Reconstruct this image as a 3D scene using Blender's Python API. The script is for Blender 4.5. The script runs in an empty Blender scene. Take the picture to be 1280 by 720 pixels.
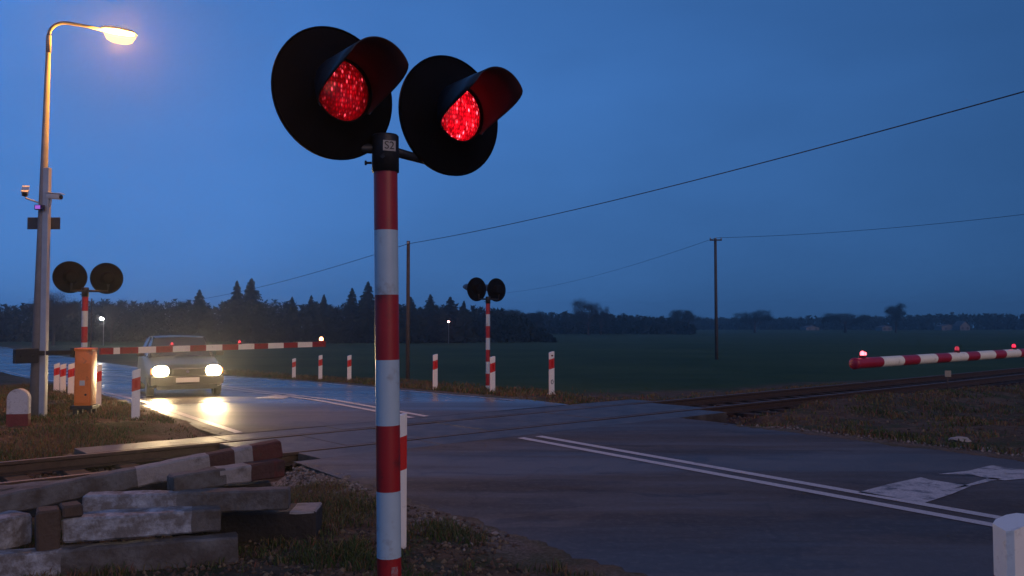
import bpy, bmesh, math, random
import numpy as np
from mathutils import Vector, Matrix, noise
R = math.radians
random.seed(7)
scn = bpy.context.scene
COL = scn.collection
# ---------------------------------------------------------------- camera
F = 1065.0
CAMZ = 1.6
PITCH = math.atan(45 / F)
cam = bpy.data.cameras.new('camera'); co = bpy.data.objects.new('camera', cam); COL.objects.link(co)
cam.sensor_width = 36; cam.lens = 36 * F / 1280; cam.clip_end = 4000; cam.clip_start = 0.05
co.location = (0, 0, CAMZ); co.rotation_euler = (math.pi / 2 + PITCH, 0, 0)
scn.camera = co
def ray(x, y):
    a = (x - 640) / F; b = (360 - y) / F
    c, s = math.cos(PITCH), math.sin(PITCH)
    return Vector((a, c - b * s, s + b * c))
def atY(x, y, Y):
    r = ray(x, y); return Vector((0, 0, CAMZ)) + r * (Y / r.y)
def atZ(x, y, z):
    r = ray(x, y); return Vector((0, 0, CAMZ)) + r * ((z - CAMZ) / r.z)

# ---------------------------------------------------------------- terrain frame: n across the road, m across the track, t along the track
NX, NY = 0.8147, 0.5798
MX, MY = -0.656, 0.755
DET = NX * MY - NY * MX
def nm(n, m): return ((MY * n - NY * m) / DET, (NX * m - MX * n) / DET)
def nof(x, y): return NX * x + NY * y
def mof(x, y): return MX * x + MY * y
def tof(x, y): return 0.755 * x + 0.656 * y
def tm(t, m):                      # point from along-track and across-track
    return (0.755 * t - 0.656 * m, 0.656 * t + 0.755 * m)
GZ = [(-100, 0), (18, 0), (22, -.11), (26, -.2), (30, -.34), (35, -.52), (45, -.78), (60, -1.0), (100, -1.35), (150, -1.64), (2000, -1.66)]
def gz(y):
    for (a, za), (b, zb) in zip(GZ, GZ[1:]):
        if y <= b:
            f = (y - a) / (b - a); return za + (zb - za) * f
    return GZ[-1][1]
def sm(v, a, b):
    f = min(1, max(0, (v - a) / (b - a))); return f * f * (3 - 2 * f)
MC = 10.65        # track centre
def ground_h(x, y):
    n, m = nof(x, y), mof(x, y)
    b = gz(y)
    dn = max(3.72 - n, n - 10.78)
    rough = sm(dn, 0.06, .8)
    bump = noise.noise((x * 1.3, y * 1.3, 0)) * .035 + noise.noise((x * 4, y * 4, 3)) * .018 + noise.noise((x * .25, y * .25, 9)) * .08
    if y > 60: bump = noise.noise((x * .02, y * .02, 0)) * .3 * sm(y, 60, 140)
    de = dn + noise.noise((x * 2.1, y * 2.1, 6)) * .13 + noise.noise((x * 6, y * 6, 2)) * .05
    z = b - .085 + .100 * sm(de, -.42, -.02) + rough * (bump - .002)
    z -= .12 * sm(dn, 1.5, 6) * (1 - sm(y, 30, 60))
    t_ = tof(x, y)
    if t_ > 13 and m < 9.4: z += .19 * sm(t_, 13.4, 15.5) * sm(m, 6.6, 8.2) * (1 - sm(m, 8.7, 9.3))
    dm = abs(m - MC)
    w = 1 - sm(dm, 1.6, 2.3 if (tof(x, y) > 13 and m < MC) else 3.6)
    bed = -.235 + (noise.noise((x * 6, y * 6, 5)) * .02 + noise.noise((x * 2, y * 2, 8)) * .02)
    if dn < .3 and dm > 1.45: w = w * sm(dn, -.1, .3) if dm > 1.4 else w
    if dm < 1.45: w = 1
    return z * (1 - w) + bed * w

# ---------------------------------------------------------------- helpers
def link(o, parent=None):
    COL.objects.link(o)
    if parent: o.parent = parent
    return o
def tag(o, label=None, cat=None, group=None, kind=None):
    if label: o['label'] = label
    if cat: o['category'] = cat
    if group: o['group'] = group
    if kind: o['kind'] = kind
    return o
def thing(name, loc, label, cat, group=None, rot=(0, 0, 0)):
    o = bpy.data.objects.new(name, None); o.location = loc; o.rotation_euler = rot; o.empty_display_size = .1
    return link(tag(o, label, cat, group))
def obj(name, bm, mats, parent=None, smooth=None):
    me = bpy.data.meshes.new(name); bmesh.ops.recalc_face_normals(bm, faces=bm.faces[:]) if smooth != 'raw' else None
    bm.to_mesh(me); bm.free()
    for m in (mats if isinstance(mats, (list, tuple)) else [mats]): me.materials.append(m)
    if smooth and smooth != 'raw': me.shade_smooth() if smooth is True else me.set_sharp_from_angle(angle=R(smooth)) or None
    if smooth and smooth is not True and smooth != 'raw':
        me.polygons.foreach_set('use_smooth', [True] * len(me.polygons)); me.set_sharp_from_angle(angle=R(smooth))
    return link(bpy.data.objects.new(name, me), parent)
def box(bm, size, loc=(0, 0, 0), rot=None, mi=0, bev=0):
    M = Matrix.Translation(loc) @ (rot.to_4x4() if rot is not None else Matrix()) @ Matrix.Diagonal((*size, 1))
    g = bmesh.ops.create_cube(bm, size=1, matrix=M)
    fs = {f for v in g['verts'] for f in v.link_faces}
    for f in fs: f.material_index = mi
    if bev:
        es = list({e for v in g['verts'] for e in v.link_edges})
        r = bmesh.ops.bevel(bm, geom=es, offset=bev, segments=2, affect='EDGES', profile=.5)
        for f in r['faces']: f.material_index = mi
    return g
def ring_pts(p, d, r, seg, up=Vector((0, 0, 1))):
    d = d.normalized(); a = d.cross(up)
    if a.length < 1e-3: a = d.cross(Vector((0, 1, 0)))
    a.normalize(); b = d.cross(a)
    return [p + a * (math.cos(2 * math.pi * k / seg) * r) + b * (math.sin(2 * math.pi * k / seg) * r) for k in range(seg)]
def tube(bm, pts, rad, seg=12, mi=0, caps=True):
    """pts: list of points; rad: number or list; mi: number or list per segment"""
    pts = [Vector(p) for p in pts]; n = len(pts)
    rad = rad if isinstance(rad, (list, tuple)) else [rad] * n
    rows = []
    for i, p in enumerate(pts):
        d = (pts[min(i + 1, n - 1)] - pts[max(i - 1, 0)])
        rows.append([bm.verts.new(q) for q in ring_pts(p, d, rad[i], seg)])
    for i in range(n - 1):
        m = mi[i] if isinstance(mi, (list, tuple)) else mi
        for k in range(seg):
            f = bm.faces.new((rows[i][k], rows[i][(k + 1) % seg], rows[i + 1][(k + 1) % seg], rows[i + 1][k])); f.material_index = m; f.smooth = True
    if caps:
        f = bm.faces.new(rows[0][::-1]); f.material_index = mi[0] if isinstance(mi, (list, tuple)) else mi
        f = bm.faces.new(rows[-1]); f.material_index = mi[-1] if isinstance(mi, (list, tuple)) else mi
    return rows
def lathe(bm, prof, axis_p, axis_d, seg=32, mi=0):
    """prof: (distance along axis, radius)"""
    axis_p = Vector(axis_p); d = Vector(axis_d).normalized(); rows = []
    for a, r in prof:
        c = axis_p + d * a
        rows.append([bm.verts.new(c)] if r < 1e-5 else [bm.verts.new(q) for q in ring_pts(c, d, r, seg)])
    for A, B in zip(rows, rows[1:]):
        for k in range(seg):
            k2 = (k + 1) % seg
            if len(A) == 1 and len(B) == 1: continue
            vs = (A[0], B[k], B[k2]) if len(A) == 1 else (A[k], A[k2], B[0]) if len(B) == 1 else (A[k], A[k2], B[k2], B[k])
            f = bm.faces.new(vs); f.material_index = mi; f.smooth = True

# ---------------------------------------------------------------- materials
def mat(name, col=(.5, .5, .5), rough=.6, metal=0, spec=.5, emis=None, estr=0, var=0, vscale=8, bump=0, bscale=40, dirt=None, dirt_amt=0, dscale=3):
    m = bpy.data.materials.new(name); m.use_nodes = True; nt = m.node_tree; N = nt.nodes; L = nt.links
    b = N['Principled BSDF']; b.inputs['Base Color'].default_value = (*col, 1); b.inputs['Roughness'].default_value = rough
    b.inputs['Metallic'].default_value = metal; b.inputs['Specular IOR Level'].default_value = spec
    if emis: b.inputs['Emission Color'].default_value = (*emis, 1); b.inputs['Emission Strength'].default_value = estr
    tc = N.new('ShaderNodeTexCoord')
    cur = None
    if var:
        t = N.new('ShaderNodeTexNoise'); t.inputs['Scale'].default_value = vscale; t.inputs['Detail'].default_value = 6; t.inputs['Roughness'].default_value = .65
        L.new(tc.outputs['Object'], t.inputs['Vector'])
        r = N.new('ShaderNodeValToRGB'); L.new(t.outputs['Fac'], r.inputs['Fac'])
        r.color_ramp.elements[0].position = .3; r.color_ramp.elements[1].position = .7
        r.color_ramp.elements[0].color = (*[c * (1 - var) for c in col], 1); r.color_ramp.elements[1].color = (*[min(1, c * (1 + var)) for c in col], 1)
        cur = r.outputs['Color']
    if dirt:
        t = N.new('ShaderNodeTexNoise'); t.inputs['Scale'].default_value = dscale; t.inputs['Detail'].default_value = 8; t.inputs['Roughness'].default_value = .7
        L.new(tc.outputs['Object'], t.inputs['Vector'])
        r = N.new('ShaderNodeMapRange'); r.inputs['From Min'].default_value = .62 - dirt_amt * .4; r.inputs['From Max'].default_value = .75 - dirt_amt * .3
        r.inputs['To Max'].default_value = .85
        L.new(t.outputs['Fac'], r.inputs['Value'])
        mx = N.new('ShaderNodeMix'); mx.data_type = 'RGBA'
        if cur: L.new(cur, mx.inputs['A'])
        else: mx.inputs['A'].default_value = (*col, 1)
        mx.inputs['B'].default_value = (*dirt, 1); L.new(r.outputs[0], mx.inputs['Factor']); cur = mx.outputs['Result']
    if cur: L.new(cur, b.inputs['Base Color'])
    if bump:
        t = N.new('ShaderNodeTexNoise'); t.inputs['Scale'].default_value = bscale; t.inputs['Detail'].default_value = 8
        L.new(tc.outputs['Object'], t.inputs['Vector'])
        bp = N.new('ShaderNodeBump'); bp.inputs['Strength'].default_value = bump; bp.inputs['Distance'].default_value = .02
        L.new(t.outputs['Fac'], bp.inputs['Height']); L.new(bp.outputs[0], b.inputs['Normal'])
    return m
M_black = mat('black_enamel', (.004, .004, .005), .7, spec=.03, bump=.05, bscale=60, var=.3)
M_blackin = mat('matte_black', (.05, .012, .012), .85)
M_steel = mat('dark_cast_metal', (.03, .032, .036), .5, metal=.6, bump=.2)
M_red = mat('red_reflective_film', (.30, .010, .012), .4, var=.15, vscale=5, dirt=(.09, .012, .012), dirt_amt=.25, dscale=9)
M_white = mat('white_reflective_film', (.38, .50, .56), .4, var=.08, vscale=4, dirt=(.26, .28, .28), dirt_amt=.15, dscale=9)
M_cream = mat('boom_white_film', (.86, .80, .62), .4, var=.05, dirt=(.45, .4, .3), dirt_amt=.1, dscale=6)
M_plw = mat('white_plastic', (.78, .76, .68), .45, var=.05, dirt=(.3, .27, .22), dirt_amt=.12, dscale=8)
M_plr = mat('red_reflector_band', (.55, .02, .015), .3, var=.1)
M_orange = mat('orange_housing_paint', (.78, .20, .03), .45, var=.12, vscale=5, dirt=(.18, .06, .03), dirt_amt=.15, dscale=5)
M_galv = mat('galvanised_steel', (.42, .43, .44), .45, metal=.35, var=.15, vscale=3, bump=.1)
M_conc = mat('pole_concrete', (.20, .20, .205), .85, var=.15, vscale=5, bump=.4, bscale=50)
M_conc2 = mat('pad_concrete', (.25, .23, .2), .8, var=.3, vscale=6, bump=.5, bscale=30, dirt=(.08, .07, .05), dirt_amt=.35)
M_glass = mat('dark_glass', (.02, .025, .03), .08)
M_tyre = mat('tyre_rubber', (.015, .015, .015), .8, bump=.3)
M_rim = mat('alloy_rim', (.4, .4, .42), .35, metal=.8)
M_chrome = mat('chrome_trim', (.6, .6, .6), .2, metal=1)
M_wood = mat('weathered_wood_pole', (.07, .055, .045), .9, var=.3, bump=.4)
M_ceram = mat('insulator_ceramic', (.3, .28, .25), .3)

# red lens: prismatic glass lit from behind, bright grains
def lens_mat(name, strength, seed):
    m = bpy.data.materials.new(name); m.use_nodes = True; nt = m.node_tree; N = nt.nodes; L = nt.links
    b = N['Principled BSDF']; b.inputs['Base Color'].default_value = (.12, .0, .005, 1); b.inputs['Roughness'].default_value = .15; b.inputs['Specular IOR Level'].default_value = .15
    tc = N.new('ShaderNodeTexCoord')
    mp = N.new('ShaderNodeMapping'); mp.inputs['Location'].default_value = (seed, seed, 0); mp.inputs['Scale'].default_value = (1, 1, .42)
    L.new(tc.outputs['Object'], mp.inputs['Vector'])
    v = N.new('ShaderNodeTexVoronoi'); v.inputs['Scale'].default_value = 105; v.inputs['Randomness'].default_value = .45; L.new(mp.outputs[0], v.inputs['Vector'])
    sc_ = N.new('ShaderNodeSeparateColor'); L.new(v.outputs['Color'], sc_.inputs[0])
    pw_ = N.new('ShaderNodeMath'); pw_.operation = 'POWER'; pw_.inputs[1].default_value = 12; L.new(sc_.outputs[0], pw_.inputs[0])
    g = N.new('ShaderNodeMapRange'); g.inputs['From Min'].default_value = .10; g.inputs['From Max'].default_value = .50; g.inputs['To Min'].default_value = 1.0; g.inputs['To Max'].default_value = .25
    L.new(v.outputs['Distance'], g.inputs['Value'])
    mu = N.new('ShaderNodeMath'); mu.operation = 'MULTIPLY'; L.new(g.outputs[0], mu.inputs[0]); L.new(pw_.outputs[0], mu.inputs[1])
    fc = N.new('ShaderNodeMath'); fc.operation = 'MULTIPLY_ADD'; L.new(sc_.outputs[1], fc.inputs[0]); fc.inputs[1].default_value = .9; fc.inputs[2].default_value = .35
    fg = N.new('ShaderNodeMath'); fg.operation = 'MULTIPLY'; L.new(fc.outputs[0], fg.inputs[0]); L.new(g.outputs[0], fg.inputs[1])
    n3 = N.new('ShaderNodeTexNoise'); n3.inputs['Scale'].default_value = 9; L.new(mp.outputs[0], n3.inputs['Vector'])
    r3 = N.new('ShaderNodeMapRange'); r3.inputs['From Min'].default_value = .3; r3.inputs['From Max'].default_value = .7; r3.inputs['To Min'].default_value = .5; r3.inputs['To Max'].default_value = 1.3
    L.new(n3.outputs['Fac'], r3.inputs['Value'])
    base = N.new('ShaderNodeRGB'); base.outputs[0].default_value = (1.2, .003, .014, 1)
    hot = N.new('ShaderNodeRGB'); hot.outputs[0].default_value = (12, .75, 1.15, 1)
    mx = N.new('ShaderNodeMix'); mx.data_type = 'RGBA'; L.new(base.outputs[0], mx.inputs['A']); L.new(hot.outputs[0], mx.inputs['B']); L.new(mu.outputs[0], mx.inputs['Factor'])
    L.new(mx.outputs['Result'], b.inputs['Emission Color'])
    st = N.new('ShaderNodeMath'); st.operation = 'MULTIPLY'; st.inputs[1].default_value = strength; st0 = N.new('ShaderNodeMath'); st0.operation = 'MULTIPLY'; L.new(r3.outputs[0], st0.inputs[0]); L.new(fg.outputs[0], st0.inputs[1]); L.new(st0.outputs[0], st.inputs[0])
    gv = N.new('ShaderNodeVectorMath'); gv.operation = 'DISTANCE'; gv.inputs[1].default_value = (.5, .5, .5); L.new(tc.outputs['Generated'], gv.inputs[0])
    rr = N.new('ShaderNodeMapRange'); rr.interpolation_type = 'SMOOTHSTEP'; rr.inputs['From Min'].default_value = .12; rr.inputs['From Max'].default_value = .72; rr.inputs['To Min'].default_value = 1.7; rr.inputs['To Max'].default_value = .25
    L.new(gv.outputs['Value'], rr.inputs['Value']); s2 = N.new('ShaderNodeMath'); s2.operation = 'MULTIPLY'; L.new(st.outputs[0], s2.inputs[0]); L.new(rr.outputs[0], s2.inputs[1])
    L.new(s2.outputs[0], b.inputs['Emission Strength'])
    return m
EXP = 0.0
LENS_E = 0.55
def emit(name, col, s):
    return mat(name, (.1, .1, .1), .3, emis=col, estr=s)
def hot_emit(name, core, rim, cs, rs, blend=.35):
    m = mat(name, (.1, .1, .1), .3, emis=core, estr=cs); nt = m.node_tree; b = nt.nodes['Principled BSDF']
    lw = nt.nodes.new('ShaderNodeLayerWeight'); lw.inputs['Blend'].default_value = blend
    x = nt.nodes.new('ShaderNodeMix'); x.data_type = 'RGBA'; x.inputs['A'].default_value = (*[c * cs for c in core], 1); x.inputs['B'].default_value = (*[c * rs for c in rim], 1)
    nt.links.new(lw.outputs['Facing'], x.inputs['Factor']); nt.links.new(x.outputs['Result'], b.inputs['Emission Color']); b.inputs['Emission Strength'].default_value = 1
    return m
M_lampbulb = hot_emit('sodium_lamp_glow', (1, .60, .02), (1, .22, .004), .30, .16, .5)
_nt = M_lampbulb.node_tree; _b = _nt.nodes['Principled BSDF']; _ad = _nt.nodes.new('ShaderNodeAddShader'); _tr = _nt.nodes.new('ShaderNodeBsdfTransparent'); _em = _nt.nodes.new('ShaderNodeEmission')
_nt.links.new(_b.inputs['Emission Color'].links[0].from_socket, _em.inputs['Color']); _nt.links.new(_em.outputs[0], _ad.inputs[0]); _nt.links.new(_tr.outputs[0], _ad.inputs[1])
_nt.links.new(_ad.outputs[0], _nt.nodes['Material Output'].inputs['Surface']); _nt.nodes.remove(_b)      # clear bowl round the burner
M_head = hot_emit('headlamp_glow', (1, .72, .34), (1, .42, .10), 18, 1.2, .3)
M_redled = hot_emit('red_lamp_glow', (1, .16, .2), (1, .0, .015), .55, .14, .35)
M_redmid = emit('small_red_lamp', (1, .01, .04), .35)
M_reddim = emit('dim_red_lamp', (1, .02, .05), .06)
M_amberled = emit('tip_lamp_glow', (1, .32, .12), 2.5)
M_reddark = mat('red_lamp_housing', (.15, .01, .012), .4)
M_purple = emit('purple_lamp_glow', (.45, .12, .8), .10)
M_farlight = emit('far_lamp_glow', (1, .9, .75), 30)
M_farpink = emit('far_window_glow', (1, .45, .4), 8)

# ---------------------------------------------------------------- world
SUN_EL, SUN_ROT = 0.0, 143.0        # sun on the horizon behind the camera, hidden by cloud
w = bpy.data.worlds.new('World'); scn.world = w; w.use_nodes = True
nt = w.node_tree; N = nt.nodes; L = nt.links
sky = N.new('ShaderNodeTexSky'); sky.sky_type = 'NISHITA'; sky.sun_disc = False
sky.sun_elevation = R(SUN_EL); sky.sun_rotation = R(SUN_ROT); sky.air_density = 1.0; sky.dust_density = .4; sky.ozone_density = 4.5; sky.altitude = 0
tc = N.new('ShaderNodeTexCoord')
# an overcast dusk: the cloud sheet takes its colour from the blue sky well above the horizon
sp = N.new('ShaderNodeSeparateXYZ'); L.new(tc.outputs['Generated'], sp.inputs[0])
def mth(op, a, b=None, c=None, clamp=False):
    n_ = N.new('ShaderNodeMath'); n_.operation = op; n_.use_clamp = clamp
    for i, v in enumerate((a, b, c)):
        if v is None: continue
        if isinstance(v, (int, float)): n_.inputs[i].default_value = v
        else: L.new(v, n_.inputs[i])
    return n_.outputs[0]
zz = mth('MULTIPLY_ADD', mth('MAXIMUM', sp.outputs['Z'], 0.0), .6, .36)
cb = N.new('ShaderNodeCombineXYZ'); L.new(sp.outputs['X'], cb.inputs[0]); L.new(sp.outputs['Y'], cb.inputs[1]); L.new(zz, cb.inputs[2])
nrm = N.new('ShaderNodeVectorMath'); nrm.operation = 'NORMALIZE'; L.new(cb.outputs[0], nrm.inputs[0]); L.new(nrm.outputs[0], sky.inputs['Vector'])
mp = N.new('ShaderNodeMapping'); mp.inputs['Scale'].default_value = (1, 1, 2.4); L.new(tc.outputs['Generated'], mp.inputs['Vector'])
nz = N.new('ShaderNodeTexNoise'); nz.inputs['Scale'].default_value = 2.6; nz.inputs['Detail'].default_value = 5; nz.inputs['Roughness'].default_value = .5; L.new(mp.outputs[0], nz.inputs['Vector'])
cl = N.new('ShaderNodeMapRange'); cl.inputs['From Min'].default_value = .3; cl.inputs['From Max'].default_value = .7; cl.inputs['To Min'].default_value = .88; cl.inputs['To Max'].default_value = 1.10
L.new(nz.outputs['Fac'], cl.inputs['Value'])
# denser air near the horizon dims it
hz = N.new('ShaderNodeMapRange'); hz.interpolation_type = 'SMOOTHSTEP'; hz.inputs['From Min'].default_value = -.05; hz.inputs['From Max'].default_value = .26
hz.inputs['To Min'].default_value = .66; hz.inputs['To Max'].default_value = 1.0; L.new(sp.outputs['Z'], hz.inputs['Value'])
xf = mth('MULTIPLY_ADD', sp.outputs['X'], -.36, 1.0)
fac = mth('MULTIPLY', mth('MULTIPLY', cl.outputs[0], hz.outputs[0]), xf)
mul = N.new('ShaderNodeVectorMath'); mul.operation = 'SCALE'; L.new(sky.outputs[0], mul.inputs[0]); L.new(fac, mul.inputs['Scale'])
gr_ = N.new('ShaderNodeVectorMath'); gr_.operation = 'MULTIPLY'; L.new(mul.outputs[0], gr_.inputs[0]); gr_.inputs[1].default_value = (1.80, 1.56, 1.24)     # grey of the cloud sheet
L.new(gr_.outputs[0], N['Background'].inputs['Color']); N['Background'].inputs['Strength'].default_value = .1
sun = bpy.data.lights.new('sun', 'SUN'); sun.energy = .095; sun.angle = R(40); sun.color = (1, .60, .38)
so = bpy.data.objects.new('sun', sun); COL.objects.link(so); so.rotation_euler = Vector((-.6 * .9, .8 * .9, -.43)).to_track_quat('-Z', 'Y').to_euler(); so.location = (0, -20, 20)

scn.view_settings.view_transform = 'Standard'; scn.view_settings.look = 'None'; scn.view_settings.gamma = 1
scn.view_settings.exposure = 3.0
try:
    scn.cycles.use_denoising = True
    scn.cycles.max_bounces = 8; scn.cycles.sample_clamp_indirect = 6
    scn.cycles.volume_bounces = 0
except Exception: pass

# ================================================================ SETTING
def ground_material():
    m = bpy.data.materials.new('verge_and_field'); m.use_nodes = True; nt = m.node_tree; N = nt.nodes; L = nt.links
    b = N['Principled BSDF']; b.inputs['Roughness'].default_value = .95; b.inputs['Specular IOR Level'].default_value = .15
    tc = N.new('ShaderNodeTexCoord')
    def nz(s, d=8, r=.6):
        n = N.new('ShaderNodeTexNoise'); n.inputs['Scale'].default_value = s; n.inputs['Detail'].default_value = d; n.inputs['Roughness'].default_value = r; L.new(tc.outputs['Object'], n.inputs['Vector']); return n.outputs['Fac']
    def mixc(f, a, c):
        x = N.new('ShaderNodeMix'); x.data_type = 'RGBA'
        for k, v in (('A', a), ('B', c)):
            if isinstance(v, tuple): x.inputs[k].default_value = (*v, 1)
            else: L.new(v, x.inputs[k])
        L.new(f, x.inputs['Factor']); return x.outputs['Result']
    def rng(v, a, c):
        r = N.new('ShaderNodeMapRange'); r.inputs['From Min'].default_value = a; r.inputs['From Max'].default_value = c; L.new(v, r.inputs['Value']); return r.outputs[0]
    c1 = mixc(rng(nz(3.5), .4, .6), (.075, .050, .032), (.13, .092, .058))
    c2 = mixc(rng(nz(1.1), .47, .6), c1, (.045, .055, .022))
    c3 = mixc(rng(nz(26, 4), .55, .75), c2, (.17, .14, .105))
    fld = mixc(rng(nz(.06, 8, .7), .38, .62), (.024, .052, .016), (.052, .080, .026))
    at = N.new('ShaderNodeAttribute'); at.attribute_name = 'zone'
    sp = N.new('ShaderNodeSeparateColor'); L.new(at.outputs['Color'], sp.inputs[0])
    c4 = mixc(sp.outputs[0], c3, fld)
    bal = mixc(rng(nz(30, 3), .4, .65), (.035, .022, .017), (.10, .07, .055))
    c5 = mixc(sp.outputs[1], c4, bal)
    grv = mixc(rng(nz(45, 3), .4, .6), (.10, .085, .07), (.30, .27, .24))
    c6 = mixc(sp.outputs[2], c5, grv)
    L.new(c6, b.inputs['Base Color'])
    bp = N.new('ShaderNodeBump'); bp.inputs['Strength'].default_value = .9; bp.inputs['Distance'].default_value = .05
    L.new(nz(18, 10, .7), bp.inputs['Height']); L.new(bp.outputs[0], b.inputs['Normal'])
    return m
def axis(lo, hi, a, b, step, grow=1.12):
    v = list(np.arange(a, b + 1e-6, step)); s = step; p = b
    while p < hi: s *= grow; p = min(hi, p + s); v.append(p)
    s = step; p = a; pre = []
    while p > lo: s *= grow; p = max(lo, p - s); pre.append(p)
    return pre[::-1] + v
gx = axis(-640, 640, -11, 12, .16); gy = axis(-60, 690, 2, 27, .16)
verts = []; zone = []
for y in gy:
    for x in gx:
        verts.append((x, y, ground_h(x, y)))
        n, m = nof(x, y), mof(x, y)
        fz = sm(n, 12.6, 13.6) * sm(m, 14.5, 16) + sm(-n, 1.5, 4) * sm(m, 22, 30) + sm(-m, 12, 20) * sm(n, 14, 16)
        bz = 1 - sm(abs(m - MC), 1.7, 2.5)
        p = Vector((x, y)); ge = 0
        if m < 9.4 and n < 4.4: ge = (1 - sm(abs(m - 8.6), .2, .9)) * sm(n, 1.6, 2.6) + (1 - sm(abs(n - 3.55), .1, .45)) * (.45 + .5 * noise.noise((x * 1.5, y * 1.5, 2)))
        if m > 12 and n < 4: ge = max(ge, (1 - sm(abs(n - 3.5), .1, .5)) * .35)
        if n > 10.6: ge = max(ge, (1 - sm(abs(n - 10.95), .05, .45)) * .4)
        zone.append((min(1, fz), bz, min(1, max(0, ge)), 1))
nxg = len(gx)
faces = [(j * nxg + i, j * nxg + i + 1, (j + 1) * nxg + i + 1, (j + 1) * nxg + i) for j in range(len(gy) - 1) for i in range(nxg - 1)]
me = bpy.data.meshes.new('ground'); me.from_pydata(verts, [], faces)
at = me.color_attributes.new('zone', 'FLOAT_COLOR', 'POINT'); at.data.foreach_set('color', np.array(zone, dtype=np.float32).ravel())
me.polygons.foreach_set('use_smooth', [True] * len(me.polygons)); me.materials.append(ground_material())
ground = link(tag(bpy.data.objects.new('ground', me), kind='structure'))

def asphalt(name, tone=1.0, seed=0):
    m = bpy.data.materials.new(name); m.use_nodes = True; nt = m.node_tree; N = nt.nodes; L = nt.links
    b = N['Principled BSDF']
    tc = N.new('ShaderNodeTexCoord')
    rot = N.new('ShaderNodeMapping'); rot.inputs['Rotation'].default_value = (0, 0, R(54.5)); rot.inputs['Scale'].default_value = (.16, 1, 1); rot.inputs['Location'].default_value = (seed, 0, 0)
    L.new(tc.outputs['Object'], rot.inputs['Vector'])
    def nz(s, d=6, r=.6, v=None):
        n = N.new('ShaderNodeTexNoise'); n.inputs['Scale'].default_value = s; n.inputs['Detail'].default_value = d; n.inputs['Roughness'].default_value = r
        L.new(v or tc.outputs['Object'], n.inputs['Vector']); return n.outputs['Fac']
    def ramp(v, *st):
        r = N.new('ShaderNodeValToRGB'); L.new(v, r.inputs['Fac']); e = r.color_ramp.elements
        e[0].position, e[0].color = st[0][0], (*st[0][1], 1); e[1].position, e[1].color = st[-1][0], (*st[-1][1], 1)
        for q in st[1:-1]:
            k = e.new(q[0]); k.color = (*q[1], 1)
        return r.outputs['Color']
    def mixc(f, a, c, bt='MIX'):
        x = N.new('ShaderNodeMix'); x.data_type = 'RGBA'; x.blend_type = bt; L.new(a, x.inputs['A'])
        if isinstance(c, tuple): x.inputs['B'].default_value = (*c, 1)
        else: L.new(c, x.inputs['B'])
        if isinstance(f, float): x.inputs['Factor'].default_value = f
        else: L.new(f, x.inputs['Factor'])
        return x.outputs['Result']
    def rng(v, a, c, lo=0, hi=1):
        r = N.new('ShaderNodeMapRange'); r.inputs['From Min'].default_value = a; r.inputs['From Max'].default_value = c; r.inputs['To Min'].default_value = lo; r.inputs['To Max'].default_value = hi; L.new(v, r.inputs['Value']); return r.outputs[0]
    t = tone
    streak = nz(1.1, 5, .55, rot.outputs[0])
    c = ramp(streak, (.3, (.050 * t, .041 * t, .035 * t)), (.5, (.068 * t, .056 * t, .048 * t)), (.72, (.095 * t, .080 * t, .070 * t)))
    c = mixc(rng(nz(.45, 4), .5, .62), c, (.052 * t, .045 * t, .041 * t))
    grit = ramp(nz(220, 2), (.35, (.55, .55, .55)), (.7, (1.5, 1.5, 1.5)))
    c = mixc(1.0, c, grit, 'MULTIPLY')
    # resurfaced patches with hard irregular edges, darker tar runs, polished wheel tracks
    pw = N.new('ShaderNodeVectorMath'); pw.operation = 'ADD'; pn_ = N.new('ShaderNodeTexNoise'); pn_.inputs['Scale'].default_value = .8; pn_.inputs['Detail'].default_value = 6; L.new(tc.outputs['Object'], pn_.inputs['Vector'])
    L.new(rot.outputs[0], pw.inputs[0]); L.new(pn_.outputs['Color'], pw.inputs[1])
    c = mixc(rng(nz(.9, 2, .4, pw.outputs[0]), .535, .55, 0, .55), c, (.030 * t, .028 * t, .028 * t))
    c = mixc(rng(nz(1.9, 3, .5, pw.outputs[0]), .63, .65, 0, .5), c, (.022, .022, .024))
    c = mixc(rng(nz(14, 6, .8), .50, .66, 0, .55), c, (.115 * t, .10 * t, .088 * t))
    c = mixc(rng(nz(38, 5, .8), .52, .60, 0, .5), c, (.028 * t, .025 * t, .024 * t))
    # sealed cracks
    v = N.new('ShaderNodeTexVoronoi'); v.feature = 'DISTANCE_TO_EDGE'; v.inputs['Scale'].default_value = .33
    wv = N.new('ShaderNodeVectorMath'); wv.operation = 'ADD'; wn = N.new('ShaderNodeTexNoise'); wn.inputs['Scale'].default_value = 1.6; L.new(tc.outputs['Object'], wn.inputs['Vector'])
    L.new(tc.outputs['Object'], wv.inputs[0]); L.new(wn.outputs['Color'], wv.inputs[1]); L.new(wv.outputs[0], v.inputs['Vector'])
    c = mixc(rng(v.outputs['Distance'], .002, .010, .35, 0), c, (.025, .022, .02))
    L.new(c, b.inputs['Base Color'])
    wet = rng(nz(.55, 5, .6, rot.outputs[0]), .40, .58)
    far = N.new('ShaderNodeSeparateXYZ'); L.new(tc.outputs['Object'], far.inputs[0])
    farw = rng(far.outputs['Y'], 12.5, 17)      # standing wet on the far side of the crossing
    wm = N.new('ShaderNodeMath'); wm.operation = 'MAXIMUM'; L.new(rng(wet, 0, 1, 0, .5), wm.inputs[0])
    ww = N.new('ShaderNodeMath'); ww.operation = 'MULTIPLY'; L.new(farw, ww.inputs[0]); L.new(rng(wet, 0, 1, .72, 1), ww.inputs[1]); L.new(ww.outputs[0], wm.inputs[1])
    L.new(rng(wm.outputs[0], 0, 1, .8, .21), b.inputs['Roughness'])
    L.new(rng(wm.outputs[0], 0, 1, .20, .36), b.inputs['Specular IOR Level'])
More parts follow.
